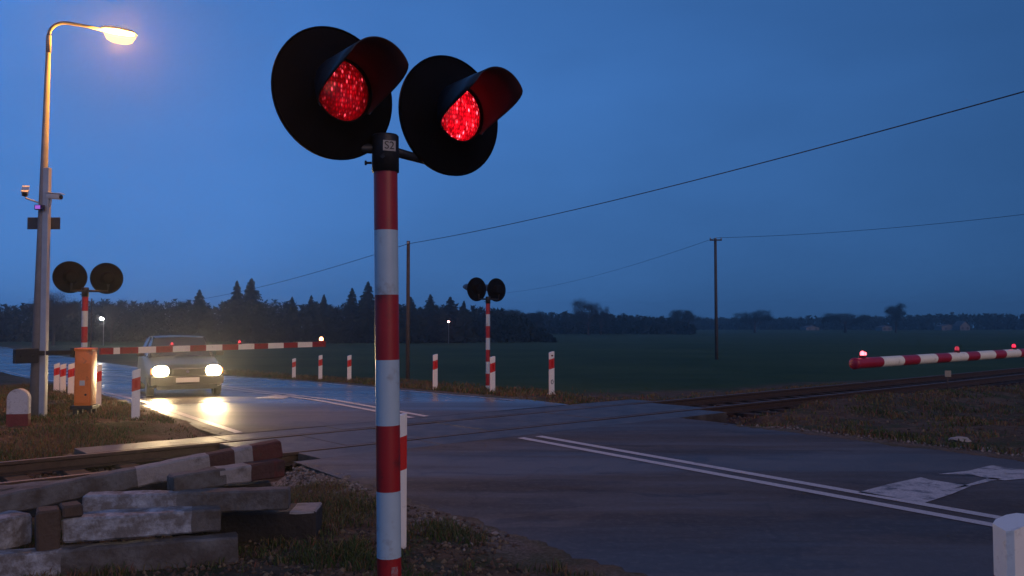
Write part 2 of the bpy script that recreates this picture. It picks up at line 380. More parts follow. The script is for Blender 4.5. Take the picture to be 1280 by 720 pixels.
    bp = N.new('ShaderNodeBump'); bp.inputs['Distance'].default_value = .006
    L.new(rng(wm.outputs[0], 0, 1, .9, .15), bp.inputs['Strength'])
    L.new(nz(160, 3), bp.inputs['Height']); L.new(bp.outputs[0], b.inputs['Normal'])
    return m
M_asph = asphalt('wet_asphalt', 1.35)
def sheet(name, ns, ms, mats, dz=0, kind='structure', mfun=None, parent=None, edge=0):
    vs = []; fs = []
    for j, m_ in enumerate(ms):
        for i, n_ in enumerate(ns):
            e = 0
            if edge and i in (0, len(ns) - 1): e = noise.noise((m_ * .9, i, 3)) * edge + noise.noise((m_ * 3.3, i, 7)) * edge * .5
            x, y = nm(n_ + e, m_); vs.append((x, y, gz(y) + dz))
    k = len(ns)
    fs = [(j * k + i, j * k + i + 1, (j + 1) * k + i + 1, (j + 1) * k + i) for j in range(len(ms) - 1) for i in range(k - 1)]
    me = bpy.data.meshes.new(name); me.from_pydata(vs, [], fs); me.materials.append(mats)
    o = link(bpy.data.objects.new(name, me), parent)
    if kind: o['kind'] = kind
    return o
rn = [3.72, 3.9, 5, 6, 7.2, 8.4, 9.6, 10.6, 10.8]
sheet('road', rn, list(np.arange(-26, 9.01, .25)) + [9.2], M_asph, edge=.10)
fm = [12.1] + list(np.arange(12.5, 60, .5)) + list(np.arange(60, 175, 3))
sheet('road', rn, fm, M_asph, edge=.08)
# markings
def paint(name, wear):
    m = bpy.data.materials.new(name); m.use_nodes = True; nt = m.node_tree; N = nt.nodes; L = nt.links; b = N['Principled BSDF']
    tc = N.new('ShaderNodeTexCoord'); n1 = N.new('ShaderNodeTexNoise'); n1.inputs['Scale'].default_value = 5; n1.inputs['Detail'].default_value = 10; n1.inputs['Roughness'].default_value = .75
    L.new(tc.outputs['Object'], n1.inputs['Vector'])
    r = N.new('ShaderNodeMapRange'); r.inputs['From Min'].default_value = .62 - wear; r.inputs['From Max'].default_value = .72 - wear * .8; L.new(n1.outputs['Fac'], r.inputs['Value'])
    n2 = N.new('ShaderNodeTexNoise'); n2.inputs['Scale'].default_value = 55; n2.inputs['Detail'].default_value = 5; n2.inputs['Roughness'].default_value = .8; L.new(tc.outputs['Object'], n2.inputs['Vector'])
    r2 = N.new('ShaderNodeMapRange'); r2.inputs['From Min'].default_value = .56 - wear * .5; r2.inputs['From Max'].default_value = .64 - wear * .3; r2.inputs['To Max'].default_value = .6; L.new(n2.outputs['Fac'], r2.inputs['Value'])
    mxx = N.new('ShaderNodeMath'); mxx.operation = 'MAXIMUM'; L.new(r.outputs[0], mxx.inputs[0]); L.new(r2.outputs[0], mxx.inputs[1])
    x = N.new('ShaderNodeMix'); x.data_type = 'RGBA'; x.inputs['A'].default_value = (.50, .46, .43, 1); x.inputs['B'].default_value = (.085, .074, .066, 1)
    L.new(mxx.outputs[0], x.inputs['Factor']); L.new(x.outputs['Result'], b.inputs['Base Color']); b.inputs['Roughness'].default_value = .5
    return m
M_paint = paint('road_paint', .04); M_paintworn = paint('worn_road_paint', .14)
def line(n0, n1, m0, m1, mt=None): 
    ms = [m0] + [v for v in np.arange(math.ceil(m0 * 2) / 2, m1, .5) if v > m0 + .01] + [m1]
    return sheet('road_marking', [n0, n1], ms, mt or M_paint, dz=.005)
line(7.02, 7.15, -20, 9.02); line(7.33, 7.46, -20, 8.98)
line(7.02, 7.15, 12.16, 90); line(7.33, 7.46, 12.16, 90)
line(3.98, 4.10, 12.16, 90); line(10.36, 10.46, 13.5, 60, M_paintworn)
def poly_mark(pts, mt=M_paintworn):
    bm = bmesh.new(); vs = []
    for x, y in pts:
        vs.append(bm.verts.new((x, y, gz(y) + .005)))
    f = bm.faces.new(vs)
    if f.normal.z < 0: f.normal_flip()
    bm.normal_update()
    o = obj('road_marking', bm, mt, smooth='raw'); o['kind'] = 'structure'; return o
g2 = lambda x, y: atZ(x, y, 0).to_2d()
poly_mark([g2(*p) for p in [(1072, 616), (1110, 606), (1151, 597), (1162, 600), (1214, 608), (1190, 618), (1156, 629), (1112, 622)]])
poly_mark([g2(*p) for p in [(1173, 593), (1210, 589), (1240, 582), (1262, 586), (1290, 588), (1300, 597), (1256, 601), (1236, 599), (1216, 594)]])
poly_mark([g2(*p) for p in [(1192, 611), (1216, 607), (1252, 599), (1238, 597.5)]])
poly_mark([g2(*p) for p in [(318, 496.5), (345, 491.5), (372, 492.5), (352, 498)]])
# crossing deck
def deck_mat():
    m = mat('deck_concrete', (.085, .072, .060), .5, var=.35, vscale=4, bump=.35, bscale=60, dirt=(.035, .028, .024), dirt_amt=.55, dscale=2.2, spec=.35)
    return m
M_deck = deck_mat()
def deck(m0, m1, t0, t1, ln):
    bm = bmesh.new(); t = t0; k = 0
    while t < t1 - .05:
        e = min(t1, t + ln) - .012
        c = tm((t + e) / 2, (m0 + m1) / 2)
        box(bm, (e - t, m1 - m0, .20), (c[0], c[1], -.103 + random.uniform(-.003, .006)), Matrix.Rotation(math.atan2(.656, .755) + random.uniform(-.001, .001), 3, 'Z'), bev=.008)
        t += ln; k += 1
    o = obj('road_crossing_deck', bm, M_deck); o['kind'] = 'structure'; return o
def tof_nm(n_, m_): x, y = nm(n_, m_); return tof(x, y)
deck(9.215, 9.825, 5.0, 13.2, 1.8); deck(10.0, 11.30, 4.6, 13.6, 1.2); deck(11.5, 12.08, 3.0, 13.9, 1.8)

# ---------------------------------------------------------------- railway track
M_rail = mat('rail_steel', (.075, .048, .034), .5, metal=.4, var=.25, vscale=12, bump=.2)
M_railtop = mat('polished_rail_head', (.12, .085, .062), .55, metal=.3)
M_sleeper = mat('sleeper_wood', (.045, .033, .026), .9, var=.4, bump=.6)
track = thing('railway_track', (*tm(8, MC), 0), 'single rusty railway track running level across the road and away past the dark field', 'railway track')
inv = Matrix.Translation(track.location).inverted()
def track_part(name, bm, mats, smooth=None):
    bmesh.ops.transform(bm, matrix=inv, verts=bm.verts[:]); return obj(name, bm, mats, track, smooth)
PROF = [(-.036, 0), (.036, 0), (.036, -.035), (.01, -.05), (.01, -.125), (.065, -.145), (.065, -.155), (-.065, -.155), (-.065, -.145), (-.01, -.125), (-.01, -.05), (-.036, -.035)]
for mc in (9.92, 11.40):
    bm = bmesh.new(); rows = []
    ts = [-26] + list(np.arange(-8, 40, 4)) + list(np.arange(40, 361, 20))
    for t in ts:
        rows.append([bm.verts.new((*tm(t, mc + a), b)) for a, b in PROF])
    for A, B in zip(rows, rows[1:]):
        for k in range(len(PROF)):
            f = bm.faces.new((A[k], A[(k + 1) % len(PROF)], B[(k + 1) % len(PROF)], B[k])); f.material_index = 1 if k == 0 else 0
    bm.faces.new(rows[0]); bm.faces.new(rows[-1][::-1])
    track_part('rail', bm, [M_rail, M_railtop])
RZ = math.atan2(.656, .755)
bm = bmesh.new(); box(bm, (.24, 2.5, .14), (0, 0, 0), None, bev=.012)
sl0 = obj('sleeper', bm, M_sleeper, track)
first = True
ts = [t for t in np.arange(-3.4, 46, .62) if not (4.3 < t < 14.1)][:88]
for t in ts:
    o = sl0 if first else sl0.copy()
    if not first: link(o, track)
    first = False
    c = tm(t, MC)
    o.location = Vector((c[0], c[1], -.232 + random.uniform(-.004, .006))) - track.location
    o.rotation_euler = (0, 0, RZ + random.uniform(-.02, .02))

# ballast stones and roadside chippings: far too many to count
def stones(name, pts, mats, seed):
    rnd = np.random.RandomState(seed)
    ico = [(0, 0, 1), (.9, 0, .3), (.28, .85, .3), (-.72, .53, .3), (-.72, -.53, .3), (.28, -.85, .3), (.72, .53, -.3), (-.28, .85, -.3), (-.9, 0, -.3), (-.28, -.85, -.3), (.72, -.53, -.3)]
    fs = [(0, 1, 2), (0, 2, 3), (0, 3, 4), (0, 4, 5), (0, 5, 1), (1, 6, 2), (2, 7, 3), (3, 8, 4), (4, 9, 5), (5, 10, 1), (6, 7, 2), (7, 8, 3), (8, 9, 4), (9, 10, 5), (10, 6, 1)]
    V = []; FF = []; I = np.array(ico)
    for (x, y, z, r) in pts:
        a = rnd.uniform(0, 6.28); s = rnd.uniform(.6, 1.25, 3) * r
        P = (I * rnd.uniform(.8, 1.2, (11, 1))) * s; c, q = math.cos(a), math.sin(a)
        P = np.stack([P[:, 0] * c - P[:, 1] * q, P[:, 0] * q + P[:, 1] * c, P[:, 2]], 1) + (x, y, z)
        k = len(V); V.extend(P.tolist()); FF.extend([(a_ + k, b_ + k, c_ + k) for a_, b_, c_ in fs])
    me = bpy.data.meshes.new(name); me.from_pydata(V, [], FF)
    for m in mats: me.materials.append(m)
    me.polygons.foreach_set('material_index', np.repeat(rnd.randint(0, len(mats), len(pts)), 15).tolist())
    return link(bpy.data.objects.new(name, me))
S1 = mat('stone_rust', (.075, .048, .035), .9); S2 = mat('stone_grey', (.13, .115, .10), .9); S3 = mat('stone_pale', (.30, .27, .24), .9); S3b = mat('chipping_pale', (.24, .21, .18), .9)
pts = []
for _ in range(9000):
    t = random.uniform(-5, 3.4) if random.random() < .45 else random.uniform(13.5, 34)
    m_ = MC + random.gauss(0, 1.0)
    if abs(m_ - MC) > 2.1: continue
    x, y = tm(t, m_); r = random.uniform(.018, .042); pts.append((x, y, ground_h(x, y) + r * .3, r))
o = stones('ballast_stones', pts, [S1, S1, S2], 3); tag(o, 'rusty brown ballast stones lying between and beside the rails', 'gravel', kind='stuff')
pts = []
while len(pts) < 5200:
    u = random.random()
    if u < .5:
        m_ = random.gauss(8.7, .30); n_ = random.gauss(3.0, .65)
    elif u < .85:
        m_ = random.uniform(-2, 9); n_ = random.gauss(3.5, .17)
        if noise.noise((m_ * 1.1, 4, n_)) < -.12: continue
    else:
        m_ = random.uniform(-3, 9); n_ = random.gauss(11.0, .12)
    x, y = nm(n_, m_)
    if (3.70 < n_ < 10.85) or m_ > 9.15: continue
    r = random.uniform(.006, .022) * (1 if random.random() < .96 else 1.8); pts.append((x, y, ground_h(x, y) + r * .35, r))
o = stones('roadside_chippings', pts, [S3b, S2, S3b, S1, S2], 5); tag(o, 'pale stone chippings spilled along the edge of the asphalt', 'gravel', kind='stuff')

M_c1 = mat('soil_clod', (.085, .056, .036), .95); M_c2 = mat('soil_clod_dark', (.04, .028, .02), .95); M_c3 = mat('dry_litter', (.16, .12, .07), .95)
pts = []
while len(pts) < 9000:
    D = random.uniform(3.5, 10) if random.random() < .7 else random.uniform(9, 20); a = random.uniform(-.66, .2) if random.random() < .75 else random.uniform(.2, .66); x, y = a * D, D; n_, m_ = nof(x, y), mof(x, y)
    if 3.62 < n_ < 10.85 or abs(m_ - MC) < 1.9: continue
    if noise.noise((x * 1.1, y * 1.1, 31)) < -.15: continue
    r = random.uniform(.005, .02) * (1 + D * .04); pts.append((x, y, ground_h(x, y) + r * .1, r))
o = stones('soil_litter', pts, [M_c1, M_c1, M_c2, M_c3], 8); tag(o, 'loose brown soil crumbs and dry litter on the verges', 'soil', kind='stuff')

# ---------------------------------------------------------------- grass
def blade_mat():
    m = bpy.data.materials.new('grass_blades'); m.use_nodes = True; nt = m.node_tree; b = nt.nodes['Principled BSDF']
    a = nt.nodes.new('ShaderNodeAttribute'); a.attribute_name = 'tint'; nt.links.new(a.outputs['Color'], b.inputs['Base Color'])
    b.inputs['Roughness'].default_value = .8; b.inputs['Specular IOR Level'].default_value = .2; return m
M_blade = blade_mat()
def grass(name, label, spots, seed):
    rnd = random.Random(seed); V = []; Fc = []; Cc = []
    for (x, y, z, h, wd, green) in spots:
        a = rnd.uniform(0, 6.283); lean = rnd.uniform(.15, 1.1) * h; d = rnd.uniform(0, 6.283)
        dx, dy = math.cos(d) * lean, math.sin(d) * lean; cx, cy = math.cos(a) * wd, math.sin(a) * wd
        k = len(V)
        V += [(x - cx, y - cy, z - .01), (x + cx, y + cy, z - .01), (x + cx * .7 + dx * .35, y + cy * .7 + dy * .35, z + h * .55), (x - cx * .7 + dx * .35, y - cy * .7 + dy * .35, z + h * .55), (x + dx, y + dy, z + h * rnd.uniform(.6, 1))]
        Fc += [(k, k + 1, k + 2, k + 3), (k + 3, k + 2, k + 4)]
        if rnd.random() < green: c = (rnd.uniform(.035, .06), rnd.uniform(.06, .09), rnd.uniform(.015, .03))
        else: c = (rnd.uniform(.09, .20), rnd.uniform(.07, .14), rnd.uniform(.035, .075))
        Cc += [(*c, 1)] * 5
    me = bpy.data.meshes.new(name); me.from_pydata(V, [], Fc); me.materials.append(M_blade)
    at = me.color_attributes.new('tint', 'FLOAT_COLOR', 'POINT'); at.data.foreach_set('color', np.array(Cc, dtype=np.float32).ravel())
    o = link(bpy.data.objects.new(name, me)); return tag(o, label, 'grass', kind='stuff')
def scatter(cnt, gen, clump_scale=1.6, thr=-.1):
    out = []; tries = 0
    while len(out) < cnt and tries < cnt * 12:
        tries += 1
        x, y, dens, h, wd, green = gen()
        if dens <= 0: continue
        v = noise.noise((x * clump_scale, y * clump_scale, 1.7)) + .5 * noise.noise((x * 5, y * 5, 4))
        if v < thr + random.uniform(-.25, .25): continue
        g2_ = noise.noise((x * .8, y * .8, 11)); out.append((x, y, ground_h(x, y), h * (.6 + .8 * max(0, v + .3)), wd, min(1, max(0, green + g2_ * .9))))
    return out
def gen_near():
    D = random.uniform(3.4, 10); a = random.uniform(-.68, .15); x = a * D; y = D; n_, m_ = nof(x, y), mof(x, y)
    ok = n_ < 3.5 and m_ < 9.0
    return x, y, 1 if ok else 0, random.uniform(.03, .10), .0035, .45
grass('near_grass', 'short mixed green and dead grass around the beam pile and the red and white mast', scatter(30000, gen_near, 1.4, .18), 1)
def gen_left():
    D = random.uniform(9, 24); a = random.uniform(-.66, -.2); x = a * D; y = D; n_, m_ = nof(x, y), mof(x, y)
    ok = n_ < 3.6 and m_ > 12.6
    return x, y, 1 if ok else 0, random.uniform(.04, .11), .007, .35
grass('trackside_grass', 'low dull grass between the track and the orange barrier machine', scatter(24000, gen_left, 1.2, -.15), 2)
def gen_right():
    D = random.uniform(9, 32); a = random.uniform(.12, .66); x = a * D; y = D; n_, m_ = nof(x, y), mof(x, y)
    ok = n_ > 10.95 and m_ < 8.8
    return x, y, 1 if ok else 0, random.uniform(.03, .11), .009, .2
grass('bank_grass', 'dead brown grass on the bank right of the road below the track', scatter(9000, gen_right, 1.0, .16), 3)
def gen_far():
    m_ = random.uniform(12.8, 40); n_ = 10.95 + abs(random.gauss(0, 1.1)); x, y = nm(n_, m_)
    return x, y, 1, random.uniform(.05, .15), .011, .3
grass('roadside_grass', 'dull grass fringe behind the row of guide posts on the far side', scatter(15000, gen_far, .9, -.3), 4)
def gen_emb():
    t = random.uniform(13.6, 60); m_ = MC + random.choice((-1, 1)) * random.uniform(1.5, 3.2); x, y = tm(t, m_)
    return x, y, 1, random.uniform(.03, .09), .012, .15
grass('embankment_grass', 'straw coloured grass along both shoulders of the track', scatter(15000, gen_emb, 1.3, -.1) , 6)

# ================================================================ THINGS
UP = Vector((0, 0, 1))
def text(name, body, size, loc, normal, m, parent, up=UP):
    c = bpy.data.curves.new(name, 'FONT'); c.body = body; c.size = size; c.align_x = 'CENTER'; c.align_y = 'CENTER'; c.extrude = .0004
    tmp = bpy.data.objects.new(name, c); COL.objects.link(tmp); bpy.context.view_layer.update(); me_ = bpy.data.meshes.new_from_object(tmp); bpy.data.objects.remove(tmp); bpy.data.curves.remove(c); me_.materials.clear(); me_.materials.append(m); o = link(bpy.data.objects.new(name, me_), parent)
    z = Vector(normal).normalized(); x = up.cross(z).normalized(); y = z.cross(x)
    o.matrix_local = Matrix.Translation(loc) @ Matrix((x, y, z)).transposed().to_4x4(); return o
# ---------------------------------------------------------------- light signals
def hood_bm(c, f, side):
    bm = bmesh.new(); seg = 48; rows = []
    e = f.cross(UP)
    for k in range(seg + 1):
        th = R(-128 + 256 * k / seg); a = abs(math.degrees(th))
        Lh = .325 if a < 60 else .325 - .302 * (1 - math.cos(math.pi * min(1, (a - 60) / 66))) / 2
        d = e * math.sin(th) + UP * math.cos(th)
        pts_ = []
        for q in (0, .33, .66, 1):
            pts_.append(c + f * (.0 + Lh * q) + d * (.148 + .012 * q))
        for q in (1, .66, .33, 0):
            pts_.append(c + f * (.0 + Lh * q) + d * (.144 + .012 * q))
        rows.append([bm.verts.new(p) for p in pts_])
    for A, B in zip(rows, rows[1:]):
        for i in range(8):
            j = (i + 1) % 8
            f_ = bm.faces.new((A[i], A[j], B[j], B[i])); f_.smooth = i not in (3, 7); f_.material_index = 1 if 4 <= i < 7 else 0
    bm.faces.new(rows[0]); bm.faces.new(rows[-1][::-1])
    return bm
M_blackhood = mat('hood_black_enamel', (.016, .017, .02), .38)
M_lensoff = mat('unlit_red_lens', (.06, .004, .006), .15)
def signal(base, facing, mast_top, disc_mid, label, base_pt=None, lit=None, numbered=False):
    f = Vector((*facing, 0)).normalized(); e = Vector((-f.y, f.x, 0))     # e: sideways
    t = thing('crossing_signal', base, label, 'light signal', 'red and white masts carrying twin round signal lamps')
    b = Vector(base); W = lambda p: Vector(p) - b
    p0 = W(base_pt or base); p1 = W(mast_top)
    bands = [2.042 - .305 * k for k in range(7)]; Ht = p1.z + b.z if False else None
    bm = bmesh.new(); zs = [p0.z + .0, ] ; H = p1.z - p0.z
    cuts = sorted([0] + [z for z in (H - (2.49 - q) for q in bands) if z > .02] + [H - .12])
    pts_ = [p0.lerp(p1, c / H) for c in cuts]
    # colours alternate downwards from red under the cap
    n = len(cuts) - 1; mi = [0 if (n - 1 - i) % 2 == 0 else 1 for i in range(n)]
    rows = []
    for i in range(n):
        tube(bm, [pts_[i], pts_[i + 1]], .0565, 28, mi[i], caps=False)
    obj('mast', bm, [M_red, M_white], t)
    bm = bmesh.new()
    lathe(bm, [(0, 0), (0, .064), (.17, .064), (.178, .058), (.178, 0)], p0.lerp(p1, (H - .17) / H), p1 - p0, 28)
    tube(bm, [p1 + Vector((-.064, 0, -.125)), p1 + Vector((-.094, 0, -.125))], .006, 8); tube(bm, [p1 + Vector((-.088, 0, -.125)), p1 + Vector((-.096, 0, -.125))], .012, 6)
    tube(bm, [p1 + Vector((.0, -.060, -.11)), p1 + Vector((0, -.078, -.11))], .010, 6)
    obj('cap', bm, M_steel, t)
    if numbered:
        bm = bmesh.new(); nv = Vector((.42, -.9, 0)).normalized(); c = p1 + Vector((0, 0, -.055)) + nv * .066
        x_ = UP.cross(nv)
        box(bm, (.062, .004, .05), c, Matrix((x_, -nv, UP)).transposed(), bev=.001)
        pl = obj('number_plate', bm, mat('plate_grey', (.28, .28, .27), .5), t)
        text('lettering', 'S2', .052, c + nv * .0032, nv, M_steel, pl)
    if numbered:
        bm = bmesh.new(); nv = Vector((.55, -.835, 0)); c = p0.lerp(p1, .445 / p1.z) + nv * .0575; x_ = UP.cross(nv)
        box(bm, (.034, .002, .075), c, Matrix((x_, -nv, UP)).transposed(), bev=.0006); obj('sticker', bm, mat('torn_pale_sticker', (.3, .3, .3), .6, dirt=(.3, .03, .03), dirt_amt=.6, dscale=60), t)
    bm = bmesh.new(); box(bm, (.26, .26, .02), p0 + Vector((0, 0, .03)), bev=.004)
    for sx in (-1, 1):
        for sy in (-1, 1): tube(bm, [p0 + Vector((sx * .1, sy * .1, .03)), p0 + Vector((sx * .1, sy * .1, .065))], .012, 6)
    obj('base_plate', bm, M_steel, t)
    mid = W(disc_mid)
    for s in (-1, 1):
        c = mid + e * (.33 * s)
        bm = bmesh.new(); q0 = p1 + Vector((0, 0, -.06)); q1 = Vector((c.x, c.y, q0.z)) - f * .10
        tube(bm, [q0, q0.lerp(q1, .5), q1, q1 + UP * .10, c - f * .10], [.024, .022, .022, .022, .03], 10)
        obj('arm', bm, M_steel, t)
        bm = bmesh.new()      # dished disc with rolled rim, lamp body behind
        lathe(bm, [(-.175, 0), (-.175, .07), (-.16, .105), (-.10, .125), (-.012, .135), (-.012, .300), (-.018, .306), (.0, .309), (.006, .303), (.0, .298), (.022, .22), (.06, .165), (.085, .15), (.085, .142), (.07, .14)], c, f, 56)
        for a in range(4): 
            an = R(45 + 90 * a); w_ = c - f * .012 + (e * math.cos(an) + UP * math.sin(an)) * .2
            tube(bm, [w_, w_ - f * .014], .010, 6)
        d = obj('signal_disc', bm, M_black, t, 40)
        bm = bmesh.new(); lathe(bm, [(.060, .141), (.075, .125), (.088, .085), (.094, .04), (.096, 0)], c, f, 40)
        k = 0 if s < 0 else 1
        ln = obj('lens', bm, (lit[k] if lit else M_lensoff), d)
        obj('hood', hood_bm(c + f * .075, f, s), [M_blackhood, M_blackin], d)
    return t
ROADF = (.643, -.766)
LE = [lens_mat('lit_red_lens_a', .055, 0), lens_mat('lit_red_lens_b', .24, 3)]
signal((-.565, 4.02, 0), ROADF, (-.603, 4.02, 2.49), (-.565, 4.11, 2.665), 'large red and white mast in front with two lit red hooded lamps', lit=LE, numbered=True)
signal((-8.27, 16.5, gz(16.5) - .04), (-.65, .76), (-8.27, 16.5, 2.30), (-8.25, 16.58, 2.50), 'striped mast behind the orange barrier machine, its two round black discs seen from behind')
signal((-.62, 22.0, gz(22) - .05), (-.65, .76), (-.62, 22, 2.30), (-.66, 22.08, 2.49), 'small distant striped mast with two black discs beside a guide post before the dark field')

# ---------------------------------------------------------------- guide posts
def guide_post(x, y, h, label, z=None, rz=None, extra=None):
    z = (ground_h(x, y) - .02) if z is None else z
    t = thing('guide_post', (x, y, z), label, 'guide post', 'white plastic guide posts with slanted red bands', rot=(0, 0, rz if rz is not None else R(35)))
    # local: -Y is the face, X the width
    prof = [(-.066, -.028), (-.05, -.042), (.05, -.042), (.066, -.028), (.045, .045), (.02, .06), (-.02, .06), (-.045, .045)]
    sl = .30
    zt = lambda px_, lv: lv + px_ * sl
    lv = [0, h * .60, h * .83, h - .02]
    bm = bmesh.new(); rows = []
    for i, l in enumerate(lv):
        rows.append([bm.verts.new((a, b, 0 if i == 0 else zt(a, l))) for a, b in prof])
    for i in range(3):
        for k in range(8):
            f_ = bm.faces.new((rows[i][k], rows[i][(k + 1) % 8], rows[i + 1][(k + 1) % 8], rows[i + 1][k])); f_.material_index = 1 if i == 1 else 0
    bm.faces.new(rows[0][::-1]); bm.faces.new(rows[3])
    bod = obj('post_body', bm, [M_plw, M_plr], t)
    bm = bmesh.new(); box(bm, (.045, .005, h * .15), (0, -.0445, h * .715), bev=.001)
    obj('reflector', bm, M_reflect, t)
    bm = bmesh.new(); box(bm, (.16, .14, .03), (0, .008, .015), bev=.006); obj('foot', bm, M_plw, t)
    return t
M_reflect = mat('red_reflector', (.5, .012, .01), .15)
def ray_nD(x, n):
    u = (x - 640) / F; D = n / (NX * u + NY); return u * D, D
gp = [(172, 3.15, .90, 'nearest single white guide post left of the road in front of the car'),
      (124.5, 3.09, .86, 'guide post half hidden behind the right side of the orange barrier machine'),
      (91, 3.1, .80, 'third and nearest of the three short guide posts left of the orange machine'),
      (81, 3.1, .77, 'middle one of the three short guide posts left of the orange machine'),
      (73, 3.1, .77, 'farthest of the three short guide posts, beside the grey lamp pole'),
      (544, 11.2, .98, 'guide post standing alone just right of the thin telephone pole'),
      (437, 11.3, .90, 'guide post right of the lit boom tip, nearest the big striped mast'),
      (401, 11.3, .90, 'guide post directly under the glowing tip lamp of the boom'),
      (368, 11.3, .78, 'most distant guide post, left of the boom tip by the road curve'),
      (615.5, 11.45, .94, 'guide post touching the small distant signal mast')]
for x, n_, h, lab in gp:
    X, Y = ray_nD(x, n_); guide_post(X, Y, h, lab, z=gz(Y) - .04, rz=(R(30) if n_ > 8 else R(22)))
X, Y = ray_nD(689, 12.2)
g = guide_post(X, Y, 1.0, 'guide post with a small black 0, rightmost of the far row', z=-.03, rz=R(25))
text('number_mark', '0', .15, (0, -.0435, .29), (0, -1, 0), M_steel, g)
bm = bmesh.new(); box(bm, (.05, .003, .035), (0, -.0437, .90), bev=.001); obj('sticker', bm, mat('dark_red_sticker', (.12, .02, .02), .4), g)
guide_post(-.80, 5.97, 1.0, 'guide post hiding directly behind the large front mast', z=-.02, rz=R(12))
guide_post(1.535, 2.62, 1.04, 'close guide post cut off by the bottom right corner', z=-.02, rz=R(14))

# ---------------------------------------------------------------- barriers
def lamp_dome(bm, c, r, h):
    lathe(bm, [(0, r), (h * .5, r), (h * .8, r * .75), (h, 0)], c, (0, 0, 1), 16)
def barrier(base, d, pivot_z, Lb, cuts, label, lamps, round_boom=False, sz=.058, tip_z=None):
    """base: foot of the machine; d: boom direction; cuts: stripe limits along the boom"""
    t = thing('road_barrier', base, label, 'barrier', 'red and white boom barriers')
    d = Vector((*d, 0)).normalized(); s = Vector((-d.y, d.x, 0)); B = Vector(base)
    rz = math.atan2(d.y, d.x); Rm = Matrix.Rotation(rz, 3, 'Z')
    # machine square to the camera side of the road
    Rh = Matrix.Rotation(R(8), 3, 'Z')
    bm = bmesh.new()
    for sx in (-1, 1):
        for sy in (-1, 1): box(bm, (.07, .07, .20), Rh @ Vector((sx * .11, sy * .12, .12)), Rh, bev=.005)
    box(bm, (.36, .36, .06), (0, 0, .20), Rh, bev=.006)
    obj('feet', bm, M_steel, t)
    bm = bmesh.new(); box(bm, (.27, .30, .94), (0, 0, .70), Rh, bev=.015); box(bm, (.295, .325, .05), (0, 0, 1.19), Rh, bev=.012)
    hs = obj('housing', bm, M_orange, t, 35)
    bm = bmesh.new(); box(bm, (.21, .012, .68), Rh @ Vector((0, -.154, .62)), Rh, bev=.004); dr = obj('door', bm, M_orange, hs)
    bm = bmesh.new(); tube(bm, [Rh @ Vector((.06, -.158, .42)), Rh @ Vector((.06, -.175, .42))], .018, 12); obj('lock', bm, M_steel, dr)
    bm = bmesh.new(); box(bm, (.085, .006, .085), Rh @ Vector((0, -.164, .62)), Rh, bev=.002); obj('sticker', bm, mat('white_sticker', (.5, .5, .47), .5), hs)
    tip_z = pivot_z if tip_z is None else tip_z
    off = s * .25
    P = lambda l, up=0: off + d * l + UP * (pivot_z + (tip_z - pivot_z) * max(0, l) / Lb + up)
    bm = bmesh.new(); tube(bm, [s * .15 + UP * pivot_z, s * .33 + UP * pivot_z], .07, 20); box(bm, (.34, .10, .16), P(.05), Rm, bev=.01); obj('pivot', bm, M_steel, t)
    bm = bmesh.new()
    for l0, l1, mi in cuts:
        k = 20 if round_boom else 4
        if round_boom: tube(bm, [P(l0), P(l1)], [sz, sz], 20, mi, caps=False)
        else:
            c = (P(l0) + P(l1)) / 2; box(bm, (l1 - l0, .05, sz * 2), c, Rm, mi=mi)
    lend = cuts[-1][1]
    if round_boom: lathe(bm, [(-.02, sz), (.0, sz + .005), (.03, sz + .005), (.05, sz * .7), (.055, 0)], P(lend), d, 20, 0)
    else: box(bm, (.04, .06, sz * 2 + .01), P(lend + .02), Rm, mi=0)
    boom = obj('boom', bm, [M_red if not round_boom else M_boomred, M_cream], t)
    bm = bmesh.new(); box(bm, (1.0, .05, .075), P(-.40), Rm, bev=.006); ca = obj('counterweight_arm', bm, M_steel, t)
    bm = bmesh.new(); box(bm, (.38, .10, .24), P(-.89, -.04), Rm, bev=.012)
    for q in (-.09, .09): tube(bm, [P(-.89 + q, -.04) - s * .05, P(-.89 + q, -.04) - s * .075], .022, 6)
    obj('counterweight', bm, M_steel, t)
    for (l, r_, m_, ml) in lamps:
        bm = bmesh.new(); c = P(l, sz)
        box(bm, (.07, .06, .035), c + UP * .012, Rm, bev=.004); o = obj('boom_lamp', bm, M_reddark, t)
        bm = bmesh.new(); lathe(bm, [(0, r_), (r_ * 1.1, r_), (r_ * 1.7, r_ * .6), (r_ * 1.9, 0)], c + UP * .03, UP, 16)
        if ml == 2: lathe(bm, [(0, r_ * .6), (r_ * 1.0, r_ * .6), (r_ * 1.5, 0)], c + UP * .03 - d * (r_ * 2.1), UP, 12)
        obj('glowing_lens', bm, m_, o)
    return t
M_boomred = mat('boom_red_film', (.34, .012, .03), .4, var=.12, vscale=4)
BX, BY = -7.38, 14.8
dl = Vector((.55, .835)); dl.normalize(); nrm2 = Vector((-dl.y, dl.x))
ax, ay = BX + nrm2.x * .25, BY + nrm2.y * .25
def lx(x):
    u = (x - 640) / F; return (u * ay - ax) / (dl.x - dl.y * u)
e = [126, 142, 150, 173, 195, 216, 237.5, 257.5, 277.7, 297.7, 317.6, 334.8, 354.2, 371.8, 390, 405]
cuts = [(lx(a), lx(b), 0 if i % 2 == 0 else 1) for i, (a, b) in enumerate(zip(e, e[1:]))]
Dt = ay + dl.y * lx(405); tipz = CAMZ - 25 * Dt / F
z0 = 0.0
barrier((BX, BY, -.03), dl, 1.6 - 35 * ay / F + .03, lx(405), cuts, 'orange barrier machine left of the road with its boom lowered across the car', 
        [(lx(402), .042, M_amberled, 1), (lx(300), .022, M_redmid, 1), (lx(215.7), .022, M_redmid, 1)], tip_z=tipz + .03)
